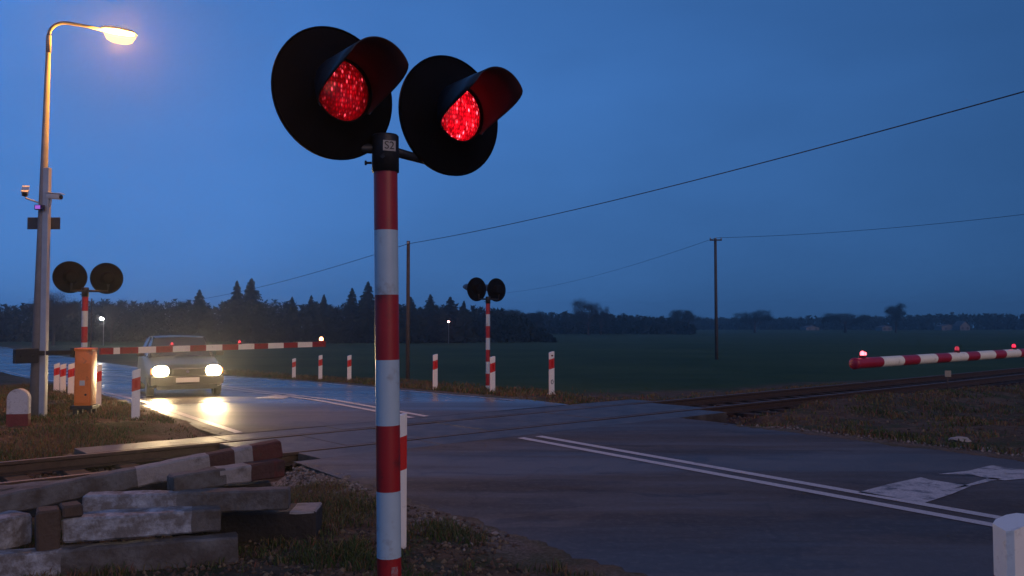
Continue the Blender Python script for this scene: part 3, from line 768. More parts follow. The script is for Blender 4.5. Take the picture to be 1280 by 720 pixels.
# the other one: boom reaches in from the right, machine outside the picture
dr_ = Vector((.79, .613)).normalized(); tipP = Vector((4.25, 10.6))
Lr = 6.3; bR = tipP + dr_ * Lr; dback = -dr_; sR = Vector((-dback.y, dback.x)); bR = bR - sR * .25
def lr(x):
    u = (x - 640) / F; q = (u * tipP.y - tipP.x) / (dr_.x - dr_.y * u); return Lr - q
e = [1270, 1251.7, 1238.3, 1218.7, 1204, 1182.7, 1165.7, 1143.7, 1124, 1098.3, 1068]
cr = [(lr(a), lr(b), i % 2 == 0 and 1 or 0) for i, (a, b) in enumerate(zip(e, e[1:]))]
first_l = cr[0][0]; pre = []; l = first_l; k = 0
while l > .7: l2 = max(.35, l - .46); pre.append((l2, l, k % 2)); l = l2; k += 1
cr = pre[::-1] + cr
barrier((bR.x, bR.y, -.15), dback, 1.30, Lr, cr, 'thick cream and red boom reaching in from the right over the track bank',
        [(lr(1077), .030, M_redled, 2), (lr(1195), .030, M_reddim, 1), (lr(1266), .026, M_redmid, 1)], round_boom=True, sz=.067, tip_z=1.26)
bm = bmesh.new(); box(bm, (1.1, 1.7, .12), (0, 0, 0), bev=.015); p_ = obj('concrete_pad', bm, M_conc2); p_.location = (-7.35, 14.75, -.055); p_.rotation_euler.z = R(-20)
tag(p_, 'flat grey concrete pad under the orange barrier machine', 'concrete pad')

# rounded red and white stone
t = thing('marker_stone', (-7.66, 13.3, -.03), 'short round topped stone painted white above and dark red below, by the grey lamp pole', 'marker stone', rot=(0, 0, R(12)))
bm = bmesh.new(); w_, hh, rr = .155, .47, .155; pr = [(-w_, 0), (w_, 0), (w_, .24), (w_, hh)] + [(rr * math.cos(a), hh + rr * math.sin(a)) for a in [math.pi * k / 14 for k in range(1, 14)]] + [(-w_, hh), (-w_, .24)]
fr = [bm.verts.new((a, -.07, b)) for a, b in pr]; bk = [bm.verts.new((a, .07, b)) for a, b in pr]
bm.faces.new(fr); bm.faces.new(bk[::-1])
for k in range(len(pr)): bm.faces.new((fr[k], bk[k], bk[(k + 1) % len(pr)], fr[(k + 1) % len(pr)]))
g_ = bmesh.ops.bisect_plane(bm, geom=bm.verts[:] + bm.edges[:] + bm.faces[:], plane_co=(0, 0, .24), plane_no=(0, 0, 1))
bmesh.ops.bevel(bm, geom=[e_ for e_ in bm.edges if abs(e_.calc_face_angle(0)) > 1.2], offset=.012, segments=2, affect='EDGES')
for f_ in bm.faces: f_.material_index = 0 if f_.calc_center_median().z > .24 else 1
obj('stone_body', bm, [mat('stone_white_paint', (.5, .5, .5), .7, var=.1, dirt=(.2, .19, .17), dirt_amt=.25, dscale=8, bump=.3), mat('stone_red_paint', (.16, .022, .02), .7, var=.2, bump=.3)], t)

# ---------------------------------------------------------------- street lamp
lb = Vector((-8.07, 14.5, -.05))
t = thing('street_lamp', lb, 'tall grey pole with curved arm and glowing orange lamp, cameras and a sign panel', 'street lamp')
bm = bmesh.new(); top = Vector((.08, 0, 6.62))
tube(bm, [(0, 0, 0), Vector((0, 0, 0)).lerp(top, .5), top], [.105, .07, .036], 16); tube(bm, [top + Vector((0, 0, -.3)), top], .042, 14)
obj('pole', bm, M_conc, t)
bm = bmesh.new(); box(bm, (.10, .10, 4.32), (0, 0, 2.16), bev=.008); o = obj('side_post', bm, M_galv, t); o.location = (.140, -.02, 0); o.rotation_euler = (0, R(-.25), 0)
ad = Vector((.815, .58, 0)); bm = bmesh.new(); ap = []
for k in range(9):
    a = R(90 * k / 8); ap.append(top + ad * (.30 * (1 - math.cos(a))) + UP * (.28 * math.sin(a)))
ap += [top + ad * .6 + UP * .285, top + ad * .86 + UP * .27]
tube(bm, ap, [.03] * 9 + [.026, .024], 12); obj('arm', bm, mat('arm_dull_steel', (.16, .16, .165), .6, metal=.3), t)
bm = bmesh.new(); lc = top + ad * .84 + UP * .28
az = math.atan2(ad.y, ad.x)
def capsule(bm, c, L_, wr, hr, z0, z1, seg=20, rings=9, mi=0):
    rows = []
    for i in range(rings):
        u = -1 + 2 * i / (rings - 1); rad = math.sqrt(max(0, 1 - abs(u) ** 2.6)) + .02
        row = []
        for k in range(seg):
            a = 2 * math.pi * k / seg; zz_ = math.sin(a); z_ = zz_ * (z1 if zz_ > 0 else -z0)
            p = Matrix.Rotation(az, 3, 'Z') @ Vector((u * L_, math.cos(a) * wr * rad, z_ * rad)); row.append(bm.verts.new(c + p))
        rows.append(row)
    for A, B_ in zip(rows, rows[1:]):
        for k in range(seg): f_ = bm.faces.new((A[k], A[(k + 1) % seg], B_[(k + 1) % seg], B_[k])); f_.smooth = True; f_.material_index = mi
    bm.faces.new(rows[0][::-1]); bm.faces.new(rows[-1])
capsule(bm, lc + ad * .26, .33, .15, .1, 0.015, .09); lh = obj('lamp_head', bm, M_galv, t)
bm = bmesh.new(); capsule(bm, lc + ad * .29 - UP * .03, .28, .155, .1, -.17, .02); obj('lamp_bowl', bm, M_lampbulb, lh)
LAMP_POS = lb + lc + ad * .29 - UP * .11
# cameras
def camera_part(c, d, wht):
    d = Vector(d).normalized(); bm = bmesh.new(); y_ = UP.cross(d).normalized(); z_ = d.cross(y_); M3 = Matrix((d, y_, z_)).transposed()
    box(bm, (.26, .095, .085), c, M3, bev=.012); box(bm, (.30, .11, .012), c + z_ * .055 + d * .02, M3, bev=.003)
    tube(bm, [c - d * .05 - z_ * .05, c - d * .05 - z_ * .14, Vector((.05, 0, c.z - .2))], .014, 8)
    cm = obj('camera', bm, wht, t, 40)
    bm = bmesh.new(); tube(bm, [c + d * .13, c + d * .150], .036, 16); obj('camera_lens', bm, M_glass, cm)
M_camw = mat('camera_white', (.55, .53, .5), .4)
zc = lambda y: CAMZ + (405 - y) * 14.5 / F + .05
camera_part(Vector((-.19, -.12, zc(240))), (.35, -.75, -.45), M_camw)
camera_part(Vector((.26, -.05, zc(245.5))), (.95, -.2, -.10), M_camw)
bm = bmesh.new(); box(bm, (.15, .07, .085), (.07, -.14, zc(260)), bev=.008); box(bm, (.03, .14, .03), (.07, -.08, zc(260))); il = obj('lamp_unit', bm, mat('dark_blue_case', (.02, .015, .06), .5), t)
bm = bmesh.new(); box(bm, (.085, .006, .06), (.055, -.177, zc(260)), bev=.001); obj('purple_light', bm, M_purple, il)
bm = bmesh.new(); box(bm, (.56, .02, .205), (.02, .09, zc(278)), bev=.004); box(bm, (.03, .04, .16), (.02, .07, zc(278))); pn = obj('sign_panel', bm, mat('sign_back_grey', (.05, .05, .055), .6), t)

# ---------------------------------------------------------------- car
def car():
    fwd = Vector((.46, -.888, 0)); pos = Vector((-7.41, 19.5, 0)) - fwd * 1.93
    t = thing('oncoming_car', (pos.x, pos.y, gz(pos.y) + .005), 'small dark older car waiting behind the lowered boom with both headlamps blazing', 'car', rot=(0, R(.6), math.atan2(fwd.y, fwd.x)))
    P_ = mat('dark_green_car_paint', (.010, .012, .012), .3, spec=.6, var=.1); TR = mat('dark_bumper_plastic', (.02, .02, .021), .6)
    # stations: x, halfwidth bottom, halfwidth belt, z bottom, z belt (deck), crown
    st = [(-2.03, .68, .70, .40, .70, .0), (-2.0, .74, .76, .30, .88, .01), (-1.75, .79, .79, .22, .94, .02), (-1.2, .81, .81, .20, .95, .02), (-.3, .82, .82, .20, .93, .02), (.6, .82, .81, .20, .91, .02),
          (.85, .81, .79, .20, .90, .03), (1.3, .81, .77, .22, .85, .035), (1.75, .80, .74, .24, .775, .03), (1.93, .76, .71, .26, .735, .02), (1.98, .72, .69, .30, .70, .0)]
    bm = bmesh.new(); rows = []
    for x, wb, wt, zb, zt_, cr_ in st:
        pr = []
        half = [(0, zb), (wb * .8, zb), (wb - .03, zb + .04), (wb + .012, zb + (zt_ - zb) * .45), (wb + .008, zb + (zt_ - zb) * .6), (wt - .01, zt_ - .06), (wt - .06, zt_ - .005), (wt * .55, zt_ + cr_ * .8), (0, zt_ + cr_)]
        pr = [(a, b) for a, b in half] + [(-a, b) for a, b in half[-2:0:-1]]
        rows.append([bm.verts.new((x, a, b)) for a, b in pr])
    n = len(rows[0])
    for A, B_ in zip(rows, rows[1:]):
        for k in range(n): f_ = bm.faces.new((A[k], A[(k + 1) % n], B_[(k + 1) % n], B_[k])); f_.smooth = True
    bm.faces.new(rows[0][::-1]); bm.faces.new(rows[-1])
    # wheel wells
    body = obj('body', bm, P_, t, 35)
    # cabin: pillars and roof as paint, windows set in
    cb_ = [(-1.62, .70, .93), (-1.15, .60, 1.33), (-.9, .59, 1.36), (.02, .58, 1.375), (.22, .58, 1.345), (.84, .71, .89)]
    bm = bmesh.new()
    L_ = [Vector((x, w_, z)) for x, w_, z in cb_]; Rr = [Vector((x, -w_, z)) for x, w_, z in cb_]
    def strip(bm, pts_, th=.03):
        tube(bm, pts_, th, 8)
    roofp = []
    for x, w_, z in cb_[1:5]:
        roofp.append([bm.verts.new((x, a * w_, z + .025 * (1 - a * a))) for a in (-1, -.6, 0, .6, 1)] + [bm.verts.new((x, a * w_, z - .03)) for a in (1, .6, 0, -.6, -1)])
    for A, B_ in zip(roofp, roofp[1:]):
        for k in range(10): f_ = bm.faces.new((A[k], A[(k + 1) % 10], B_[(k + 1) % 10], B_[k])); f_.smooth = True
    bm.faces.new(roofp[0]); bm.faces.new(roofp[-1][::-1])
    for S in (L_, Rr):
        strip(bm, [S[5], S[4]], [.032, .024]); strip(bm, [S[0], S[1]], [.05, .03]); sgn = 1 if S is L_ else -1
        strip(bm, [Vector((-.32, sgn * .76, .92)), Vector((-.30, sgn * .595, 1.36))], .028)
    obj('roof', bm, P_, body, 40)
    GL = mat('windscreen_glass', (.03, .036, .045), .06, spec=.8)
    def quad(name, pts_, parent):
        bm = bmesh.new(); c = sum(pts_, Vector()) / 4; nrm_ = (pts_[1] - pts_[0]).cross(pts_[2] - pts_[0]).normalized() * .006
        a = [bm.verts.new(p) for p in pts_]; b = [bm.verts.new(p - nrm_) for p in pts_]
        bm.faces.new(a); bm.faces.new(b[::-1])
        for k in range(4): bm.faces.new((a[k], b[k], b[(k + 1) % 4], a[(k + 1) % 4]))
        return obj(name, bm, GL, parent)
    ws = quad('windscreen', [Vector((.80, -.69, .905)), Vector((.80, .69, .905)), Vector((.22, .565, 1.335)), Vector((.22, -.565, 1.335))], body)
    quad('rear_window', [Vector((-1.60, .66, .95)), Vector((-1.60, -.66, .95)), Vector((-1.15, -.56, 1.31)), Vector((-1.15, .56, 1.31))], body)
    for sgn in (1, -1):
        quad('side_window', [Vector((-.28, sgn * .765, .92)), Vector((.76, sgn * .765, .905)), Vector((.22, sgn * .60, 1.32)), Vector((-.27, sgn * .605, 1.345))], body)
        quad('side_window', [Vector((-1.45, sgn * .755, .95)), Vector((-.34, sgn * .765, .92)), Vector((-.32, sgn * .605, 1.345)), Vector((-1.1, sgn * .615, 1.325))], body)
    bm = bmesh.new(); tube(bm, [(.84, -.1, .915), (.55, .12, 1.12)], .008, 6); tube(bm, [(.84, -.6, .915), (.56, -.35, 1.11)], .008, 6); obj('wipers', bm, TR, ws)
    bm = bmesh.new(); box(bm, (.16, 1.58, .20), (1.97, 0, .43), bev=.035); box(bm, (.10, 1.3, .12), (1.96, 0, .28), bev=.02)
    bp = obj('bumper', bm, TR, body, 40)
    bm = bmesh.new(); box(bm, (.012, .50, .105), (2.056, 0, .44), bev=.004); pl = obj('number_plate', bm, mat('plate_white', (.7, .7, .62), .35), bp)
    bm = bmesh.new(); box(bm, (.10, .62, .13), (1.952, 0, .62), bev=.01)
    for k in range(4): box(bm, (.012, .60, .010), (2.005, 0, .578 + k * .028))
    gr = obj('grille', bm, TR, body)
    bm = bmesh.new(); box(bm, (.014, .68, .014), (2.006, 0, .693), bev=.003); tube(bm, [(2.008, 0, .625), (2.016, 0, .625)], .034, 16); obj('chrome_strip', bm, M_chrome, gr)
    for sgn in (1, -1):
        y_ = sgn * .545
        bm = bmesh.new(); box(bm, (.09, .36, .20), (1.95, sgn * .56, .64), bev=.02); hl = obj('headlight', bm, M_chrome, body)
        bm = bmesh.new(); bmesh.ops.create_uvsphere(bm, u_segments=28, v_segments=16, radius=1)
        for v in bm.verts:
            c_ = v.co.copy(); v.co = Vector((1.985 + c_.x * .05, sgn * .565 + math.copysign(abs(c_.y) ** .8, c_.y) * .175, .64 + math.copysign(abs(c_.z) ** .8, c_.z) * .122))
        obj('headlight_lens', bm, M_head, hl, True)
        bm = bmesh.new(); box(bm, (.07, .075, .15), (1.945, sgn * .745, .635), bev=.012); obj('indicator', bm, mat('amber_plastic', (.5, .16, .02), .25), body)
        bm = bmesh.new(); box(bm, (.10, .17, .11), (.62, sgn * .90, .98), bev=.03); tube(bm, [(.62, sgn * .78, .93), (.62, sgn * .85, .96)], .02, 8); obj('wing_mirror', bm, TR, body, 40)
        bm = bmesh.new(); box(bm, (.02, .30, .14), (-2.025, sgn * .56, .72), bev=.01); obj('tail_light', bm, M_plr, body)
        for x in (1.25, -1.28):
            bm = bmesh.new(); lathe(bm, [(-.08, .20), (-.08, .285), (-.06, .298), (.06, .298), (.08, .285), (.08, .20), (-.08, .20)], (x, sgn * .735, .298), (0, 1, 0), 32); wh = obj('wheel', bm, M_tyre, t)
            bm = bmesh.new(); lathe(bm, [(.0, 0), (.055, .05), (.05, .12), (.074, .19), (.078, .20), (-.05, .20), (-.05, 0)] if sgn > 0 else [(.0, 0), (-.055, .05), (-.05, .12), (-.074, .19), (-.078, .20), (.05, .20), (.05, 0)], (x, sgn * .735, .298), (0, 1, 0), 24); obj('rim', bm, M_rim, wh)
        sp_ = bpy.data.lights.new('headlamp_beam', 'SPOT'); sp_.energy = HEAD_W; sp_.spot_size = R(110); sp_.spot_blend = .9; sp_.color = (1, .72, .38); sp_.shadow_soft_size = .07
        so_ = bpy.data.objects.new('headlamp_beam', sp_); link(so_, t); so_.location = (2.06, sgn * .585, .64)
        so_.rotation_euler = Vector((1, 0, -.05)).to_track_quat('-Z', 'Y').to_euler()
    return t
HEAD_W = 52
car()
LAMP_W = 140
pl_ = bpy.data.lights.new('sodium_light', 'POINT'); pl_.energy = LAMP_W; pl_.color = (1, .37, .035); pl_.shadow_soft_size = .05
po = bpy.data.objects.new('sodium_light', pl_); COL.objects.link(po); po.location = LAMP_POS

# ---------------------------------------------------------------- pile of beams
def bmat(name, col, **k): return mat(name, col, .85, var=.22, vscale=5, bump=.7, bscale=26, **k)
B_grey = bmat('aged_concrete', (.135, .135, .13), dirt=(.06, .048, .038), dirt_amt=.55, dscale=4)
B_blue = bmat('flaking_white_paint', (.40, .44, .48), dirt=(.10, .085, .07), dirt_amt=.62, dscale=6)
B_pale = bmat('pale_concrete', (.30, .28, .26), dirt=(.10, .085, .07), dirt_amt=.35, dscale=5)
B_dark = bmat('dark_red_paint', (.06, .022, .02)); B_red = bmat('faded_red_paint', (.085, .018, .015), dirt=(.03, .02, .018), dirt_amt=.3, dscale=6)
B_wood = bmat('old_brown_timber', (.07, .048, .034)); B_black = bmat('black_beam_surface', (.022, .019, .017))
def beam(name, label, A, B, depth, hgt, bands, cat='concrete beam', group='old beams dumped beside the track', seed=0, rough=.009, top=None):
    """A, B: ends of the upper front edge (world). bands: (fraction, material)"""
    A, B = Vector(A), Vector(B); d = (B - A); Ln = d.length; d.normalize(); s = UP.cross(d).normalized(); u = d.cross(s)
    if s.y < 0: s = -s
    u = UP - d * d.z; u.normalize()
    nl = max(4, int(Ln / .045)); nd, nh = 4, 4
    bm = bmesh.new(); g = {}
    bev = .012
    def prof():
        P_ = []
        c = [(0, 0), (depth, 0), (depth, -hgt), (0, -hgt)]
        # rounded rectangle with intermediate points
        out = []
        for i in range(4):
            (a, b), (a2, b2) = c[i], c[(i + 1) % 4]; v = Vector((a2 - a, b2 - b)); l_ = v.length; v /= l_
            for q in (bev, l_ * .33, l_ * .66, l_ - bev): out.append((a + v.x * q, b + v.y * q))
        return out
    pf = prof(); rows = []
    fr = sorted(set([0, .012 / Ln] + [k / nl for k in range(1, nl)] + [1 - .012 / Ln, 1]))
    for i, f_ in enumerate(fr):
        row = []; ends = i in (0, len(fr) - 1)
        for a, b in pf:
            if ends: a = depth / 2 + (a - depth / 2) * (1 - .02 / depth); b = -hgt / 2 + (b + hgt / 2) * (1 - .02 / hgt)
            p = A + d * (Ln * f_) + s * a + u * b
            q = p * 9 + Vector((seed * 7.1, 0, 0)); p = p + Vector((noise.noise(q), noise.noise(q + Vector((5, 0, 0))), noise.noise(q + Vector((0, 9, 0))))) * rough
            row.append(bm.verts.new(p))
        rows.append(row)
    mats = []; 
    for _, m_ in bands:
        if m_ not in mats: mats.append(m_)
    def mi(f_):
        for q, m_ in bands:
            if f_ <= q + 1e-6: return mats.index(m_)
        return mats.index(bands[-1][1])
    n = len(pf)
    for i in range(len(rows) - 1):
        for k in range(n):
            f_ = bm.faces.new((rows[i][k], rows[i][(k + 1) % n], rows[i + 1][(k + 1) % n], rows[i + 1][k])); f_.material_index = mi((fr[i] + fr[i + 1]) / 2 + .004 * math.sin(k)); 
    f_ = bm.faces.new(rows[0][::-1]); f_.material_index = mi(0); f_ = bm.faces.new(rows[-1]); f_.material_index = mi(1)
    if top:
        mats.append(top[1]); bm.normal_update()
        bmesh.ops.recalc_face_normals(bm, faces=bm.faces[:])
        for f_ in bm.faces:
            if f_.normal.z > .6 and (f_.calc_center_median() - A).dot(d) / Ln > top[0]: f_.material_index = len(mats) - 1
    o0 = A.copy(); bmesh.ops.translate(bm, vec=-o0, verts=bm.verts[:])
    o = obj(name, bm, mats); o.location = o0
    return tag(o, label, cat, group)
P = lambda x, y, z: atZ(x, y, z)
def beamz(name, label, x0, y0, z0, x1, y1, z1, *a, ext=0, **k):
    A, B = P(x0, y0, z0), P(x1, y1, z1)
    if ext: A = A - (B - A).normalized() * ext
    return beam(name, label, A, B, *a, **k)
beamz('concrete_beam', 'lowest and nearest long grey beam along the bottom edge of the pile', 0, 694, .20, 298, 671, .20, .15, .23, [(.55, B_blue), (1, B_grey)], ext=.9, seed=1)
beamz('concrete_beam', 'beam with flaking bluish white paint lying in the middle of the pile', 77, 650, .37, 276, 636, .37, .24, .15, [(.5, B_blue), (.8, B_blue), (1, B_grey)], seed=2)
beamz('concrete_beam', 'beam half white painted half bare grey, propped over a dark gap', 103, 620, .46, 361, 612, .46, .14, .14, [(.44, B_blue), (1, B_grey)], seed=3)
beamz('concrete_beam', 'dark low beam with a pale patch on top of its right end', 215, 643, .24, 394, 640, .24, .34, .26, [(1, B_black)], seed=4, top=(.83, B_pale))  # black all round, paler colour only on upward faces near the right end
beamz('concrete_beam', 'short pale topped block cut off by the left edge of the picture', 0, 650, .38, 41, 641, .38, .22, .20, [(1, B_blue)], ext=.8, seed=5)
beamz('timber_block', 'upright brown timber chock between the two white painted beams', 46, 640, .44, 76, 637, .44, .16, .26, [(1, B_wood)], cat='timber block', seed=6)
beamz('timber_block', 'small brown timber offcut lying on the white painted beam at the left', 78, 633, .46, 104, 630, .46, .14, .08, [(1, B_wood)], cat='timber block', seed=7)
beamz('concrete_beam', 'broad dull grey beam at the back left under the rail', 13, 611, .46, 222, 592, .46, .22, .22, [(1, B_grey)], seed=8, ext=.35)
beamz('concrete_beam', 'lower one of the two raised beams with dark red painted ends', 218, 595, .56, 357, 575, .58, .14, .125, [(.42, B_grey), (.68, B_pale), (.88, B_dark), (1, B_red)], seed=9)
beamz('concrete_beam', 'topmost long beam striped grey white and dark red at its raised end', 40, 611, .50, 352, 551, .70, .14, .135, [(.48, B_grey), (.73, B_pale), (.82, B_dark), (.88, B_pale), (1, B_red)], seed=10, ext=.3)
beamz('timber_block', 'dark timber sleeper stub holding up the raised striped beams', 235, 612, .42, 340, 604, .42, .3, .42, [(1, B_black)], cat='timber block', seed=11)

# ---------------------------------------------------------------- small things on the right bank
bs = atZ(1185, 505, -.3)
t = thing('marker_stake', (bs.x, bs.y, ground_h(bs.x, bs.y)), 'thin stake with a small pale plate on the dark bank below the boom', 'marker stake')
bm = bmesh.new(); tube(bm, [(0, 0, 0), (0, 0, .50)], .02, 8); obj('stake', bm, M_wood, t)
bm = bmesh.new(); box(bm, (.15, .012, .15), (0, -.028, .45), bev=.003); obj('plate', bm, mat('faded_plate', (.28, .25, .18), .6), t)
for i, (x, y, s_, lab) in enumerate([(1201, 553, .10, 'larger pale stone on the road edge right of the track bank'), (1232, 564, .07, 'smaller pale stone farther right along the road edge')]):
    p = atZ(x, y, -.03); bm = bmesh.new(); bmesh.ops.create_icosphere(bm, subdivisions=3, radius=1)
    for v in bm.verts:
        v.co = v.co * (1 + .35 * noise.noise(v.co * 1.3 + Vector((i * 5, 0, 0)))); v.co = Vector((v.co.x * 1.5 * s_, v.co.y * s_, v.co.z * .5 * s_))
    o = obj('loose_stone', bm, S3); o.location = (p.x, p.y, ground_h(p.x, p.y) + .01); tag(o, lab, 'stone', 'loose stones by the road edge')

# ---------------------------------------------------------------- telephone and power poles with wires
def pole(x, D, ztop, zb, r, label, arm=False):
    X = (x - 640) / F * D
    t = thing('utility_pole', (X, D, zb), label, 'utility pole', 'wooden poles carrying wires along the field')
    bm = bmesh.new(); tube(bm, [(0, 0, -.3), (0, 0, ztop - zb)], [r * 1.25, r], 12); obj('pole', bm, M_wood, t)
    if arm:
        bm = bmesh.new(); box(bm, (.9, .10, .10), (0, -.12, ztop - zb - .12), bev=.01); obj('crossarm', bm, M_wood, t)
        for q in (-.4, 0, .4):
            bm = bmesh.new(); lathe(bm, [(0, .02), (.05, .05), (.09, .05), (.14, .03), (.14, 0)], (q, -.12, ztop - zb - .07), UP, 10); obj('insulator', bm, M_ceram, t)
    else:
        bm = bmesh.new(); lathe(bm, [(0, .02), (.04, .035), (.08, .035), (.1, 0)], (.0, -r - .03, ztop - zb - .12), UP, 10); obj('insulator', bm, M_ceram, t)
    return Vector((X, D, ztop))
pA = pole(510, 28, 1.6 + 104 * 28 / F, gz(28) - .05, .055, 'thin short telephone pole just right of the large front mast')
pB = pole(895, 63, 1.6 + 107 * 63 / F, gz(63), .10, 'tall power pole with a small crossarm standing alone in the dark field', arm=True)
pC = Vector((-38, 77, 3.9)); pole(640 + F * pC.x / pC.y, 77, 3.9, gz(77), .055, 'far small telephone pole half hidden beside the road at the left')
def wire(name, a, b, sag, r, label):
    bm = bmesh.new(); n = 28; tube(bm, [a.lerp(b, k / n) - UP * (4 * sag * (k / n) * (1 - k / n)) for k in range(n + 1)], r, 6)
    o = obj(name, bm, mat('wire_black', (.015, .015, .018), .6)); return tag(o, label, 'wire', 'overhead wires')
e1 = atY(1280, 115, 11.0); dd = (e1 - pA); far_end = pA + dd * 1.35; far_end.z += .35
a_ = pA + Vector((0, -.08, -.1))
wire('overhead_wire', a_, far_end, .30, .009, 'dark wire rising from the thin telephone pole to the upper right corner')
wire('overhead_wire', a_, pC + Vector((0, -.08, -.1)), 1.1, .009, 'faint wire dropping from the thin telephone pole towards the wood at the left')
b_ = pB + Vector((0, -.12, .05)); e2 = atY(1280, 262, 48); e2 = pB + (e2 - pB) * 1.3
wire('overhead_wire', b_, e2, .4, .014, 'faint wire running right from the tall power pole')
e3 = atY(640, 362, 120); e3 = pB + (e3 - pB) * 1.15
wire('overhead_wire', b_, e3, .8, .012, 'faint wire running left from the tall power pole')

# ---------------------------------------------------------------- trees
M_bark = mat('tree_bark', (.05, .04, .033), .9, var=.3)
def leafmat(name, c):
    m = mat(name, c, .8, spec=.2, var=.45, vscale=.9); return m
M_needle = leafmat('spruce_needles', (.012, .021, .012)); M_twig = leafmat('bare_twigs', (.03, .025, .021)); M_bush = leafmat('dark_bush', (.018, .026, .015))
def spruce_meshes(seed):
    rnd = random.Random(seed); H = 10
    bm = bmesh.new(); tube(bm, [(0, 0, -.2), (0, 0, H * .97)], [.16, .02], 8); tr = bpy.data.meshes.new('trunk'); bm.to_mesh(tr); bm.free(); tr.materials.append(M_bark)
    V = []; Fc = []; z = .9
    while z < H:
        u = (z / H); rad = (1 - u) ** .85 * 2.3 * rnd.uniform(.75, 1.15) + .08; nb = int(6 + 6 * (1 - u))
        for k in range(nb):
            a = rnd.uniform(0, 6.283); L_ = rad * rnd.uniform(.6, 1.1); ca, sa = math.cos(a), math.sin(a); droop = L_ * rnd.uniform(.15, .4)
            for j in range(5):
                q0, q1 = j / 5, (j + 1) / 5 + .08; w_ = .30 * (1 - q0 * .6) * rnd.uniform(.6, 1.3) * (.4 + L_ / 2.3)
                for sd in (-1, 1):
                    i0 = len(V); zz_ = z - droop * q0 ** 1.5 + rnd.uniform(-.05, .05)
                    tx = q1 * L_ * ca - sa * w_ * sd; ty = q1 * L_ * sa + ca * w_ * sd
                    V += [(q0 * L_ * ca, q0 * L_ * sa, zz_ + .1), (q1 * L_ * ca, q1 * L_ * sa, z - droop * q1 ** 1.5), (tx * .92, ty * .92, z - droop * q1 - rnd.uniform(.08, .32))]
                    Fc.append((i0, i0 + 1, i0 + 2))
        z += .26 * (1 - u * .5)
    V += [(-.05, 0, H - .5), (.05, 0, H - .5), (0, 0, H + .1)]; Fc.append((len(V) - 3, len(V) - 2, len(V) - 1))
    cr_ = bpy.data.meshes.new('crown'); cr_.from_pydata(V, [], Fc); cr_.materials.append(M_needle)
    return tr, cr_
SPR = [spruce_meshes(s) for s in (1, 2, 3)]
def round_meshes(seed, bare, tall=1.0):
    rnd = random.Random(seed); H = 8
    bm = bmesh.new(); tube(bm, [(0, 0, -.2), (0, 0, 2), (.1, 0, 4.5)], [.28, .2, .1], 8)
    tips = []
    def br(p, d, L_, r, lvl):
        q = p + d * L_; tube(bm, [p, q], [r, r * .55], 5, caps=False); 
        if lvl == 0 or L_ < .5: tips.append(q); return
        for _ in range(rnd.randint(2, 3)):
            nd = (d + Vector((rnd.uniform(-.8, .8), rnd.uniform(-.8, .8), rnd.uniform(-.3, .6)))).normalized(); br(q, nd, L_ * rnd.uniform(.6, .8), r * .55, lvl - 1)
        tips.append(q)
    for k in range(7):
        a = k * 2.4; br(Vector((0, 0, 1.6 + .35 * k)), Vector((math.cos(a), math.sin(a), rnd.uniform(.7, 1.5) * tall)).normalized(), 1.75, .10, 3)
    tr = bpy.data.meshes.new('trunk'); bm.to_mesh(tr); bm.free(); tr.materials.append(M_bark)
    V = []; Fc = []
    for p in tips:
        for _ in range(70 if not bare else 60):
            c = p + Vector((rnd.gauss(0, .38), rnd.gauss(0, .38), rnd.gauss(0, .34))); s_ = rnd.uniform(.06, .17)
            a = Vector((rnd.uniform(-1, 1), rnd.uniform(-1, 1), rnd.uniform(-1, 1))).normalized(); b = a.orthogonal().normalized()
            i0 = len(V)
            if bare: V += [tuple(c), tuple(c + a * s_ * 3.2 + b * .012), tuple(c + a * s_ * 3 - b * .02)]
            else: V += [tuple(c), tuple(c + a * s_), tuple(c + b * s_)]
            Fc.append((i0, i0 + 1, i0 + 2))
    zmax = max(v[2] for v in V); sc = H / zmax
    cr_ = bpy.data.meshes.new('crown'); cr_.from_pydata(V, [], Fc); cr_.materials.append(M_twig if bare else M_bush)
    me_scale = sc
    return tr, cr_, sc
RND = [round_meshes(11, True), round_meshes(12, False), round_meshes(13, False, 1.3), round_meshes(14, True, 1.2)]
def place_tree(name, meshes, x, ytop, D, H0, wf, label, group, base=None, sc=1):
    zb = gz(D) - .1 if base is None else base; ztop = CAMZ + (405 - ytop) * D / F; s_ = (ztop - zb) / H0
    t = thing(name, ((x - 640) / F * D, D, zb), label, 'tree', group, rot=(0, 0, random.uniform(0, 6)))
    for nme, me_ in (('trunk', meshes[0]), ('crown', meshes[1])):
        o = link(bpy.data.objects.new(nme, me_), t); o.scale = (s_ * wf * sc, s_ * wf * sc, s_ * sc)
    return t
SG = 'spruces standing out above the dark wood'
sp_list = [(249, 363, 1.0, 'lone spruce tip above the car, leftmost of the pointed trees'), (296, 352, .85, 'narrower spruce, left one of the tall pair right of the car'), (314, 349, 1.1, 'broader and taller spruce, right one of the pair right of the car'),
           (365, 372, .9, 'low spruce tip above the middle of the lowered boom'), (389, 370, .8, 'low narrow spruce just left above the boom tip lamp'), (405, 369, .8, 'low spruce straight above the boom tip lamp'), (440, 361, .9, 'spruce left of the front mast, second from it'),
           (460, 353, 1.0, 'tall spruce touching the left edge of the front mast'), (513, 372, 1.2, 'spruce behind the thin telephone pole'), (538, 369, 1.1, 'broad spruce between the telephone pole and the small signal mast'),
           (563, 372, 1.3, 'bushy spruce left of the small distant signal mast'), (580, 377, .8, 'small spruce right beside the small distant signal mast')]
for i, (x, yt, wf, lab) in enumerate(sp_list):
    place_tree('spruce_tree', SPR[i % 3], x, yt - 1, 146 - (i % 3) * 2, 10, wf * 1.75, lab, SG)
RG = 'round crowned trees and bushes beyond the field'
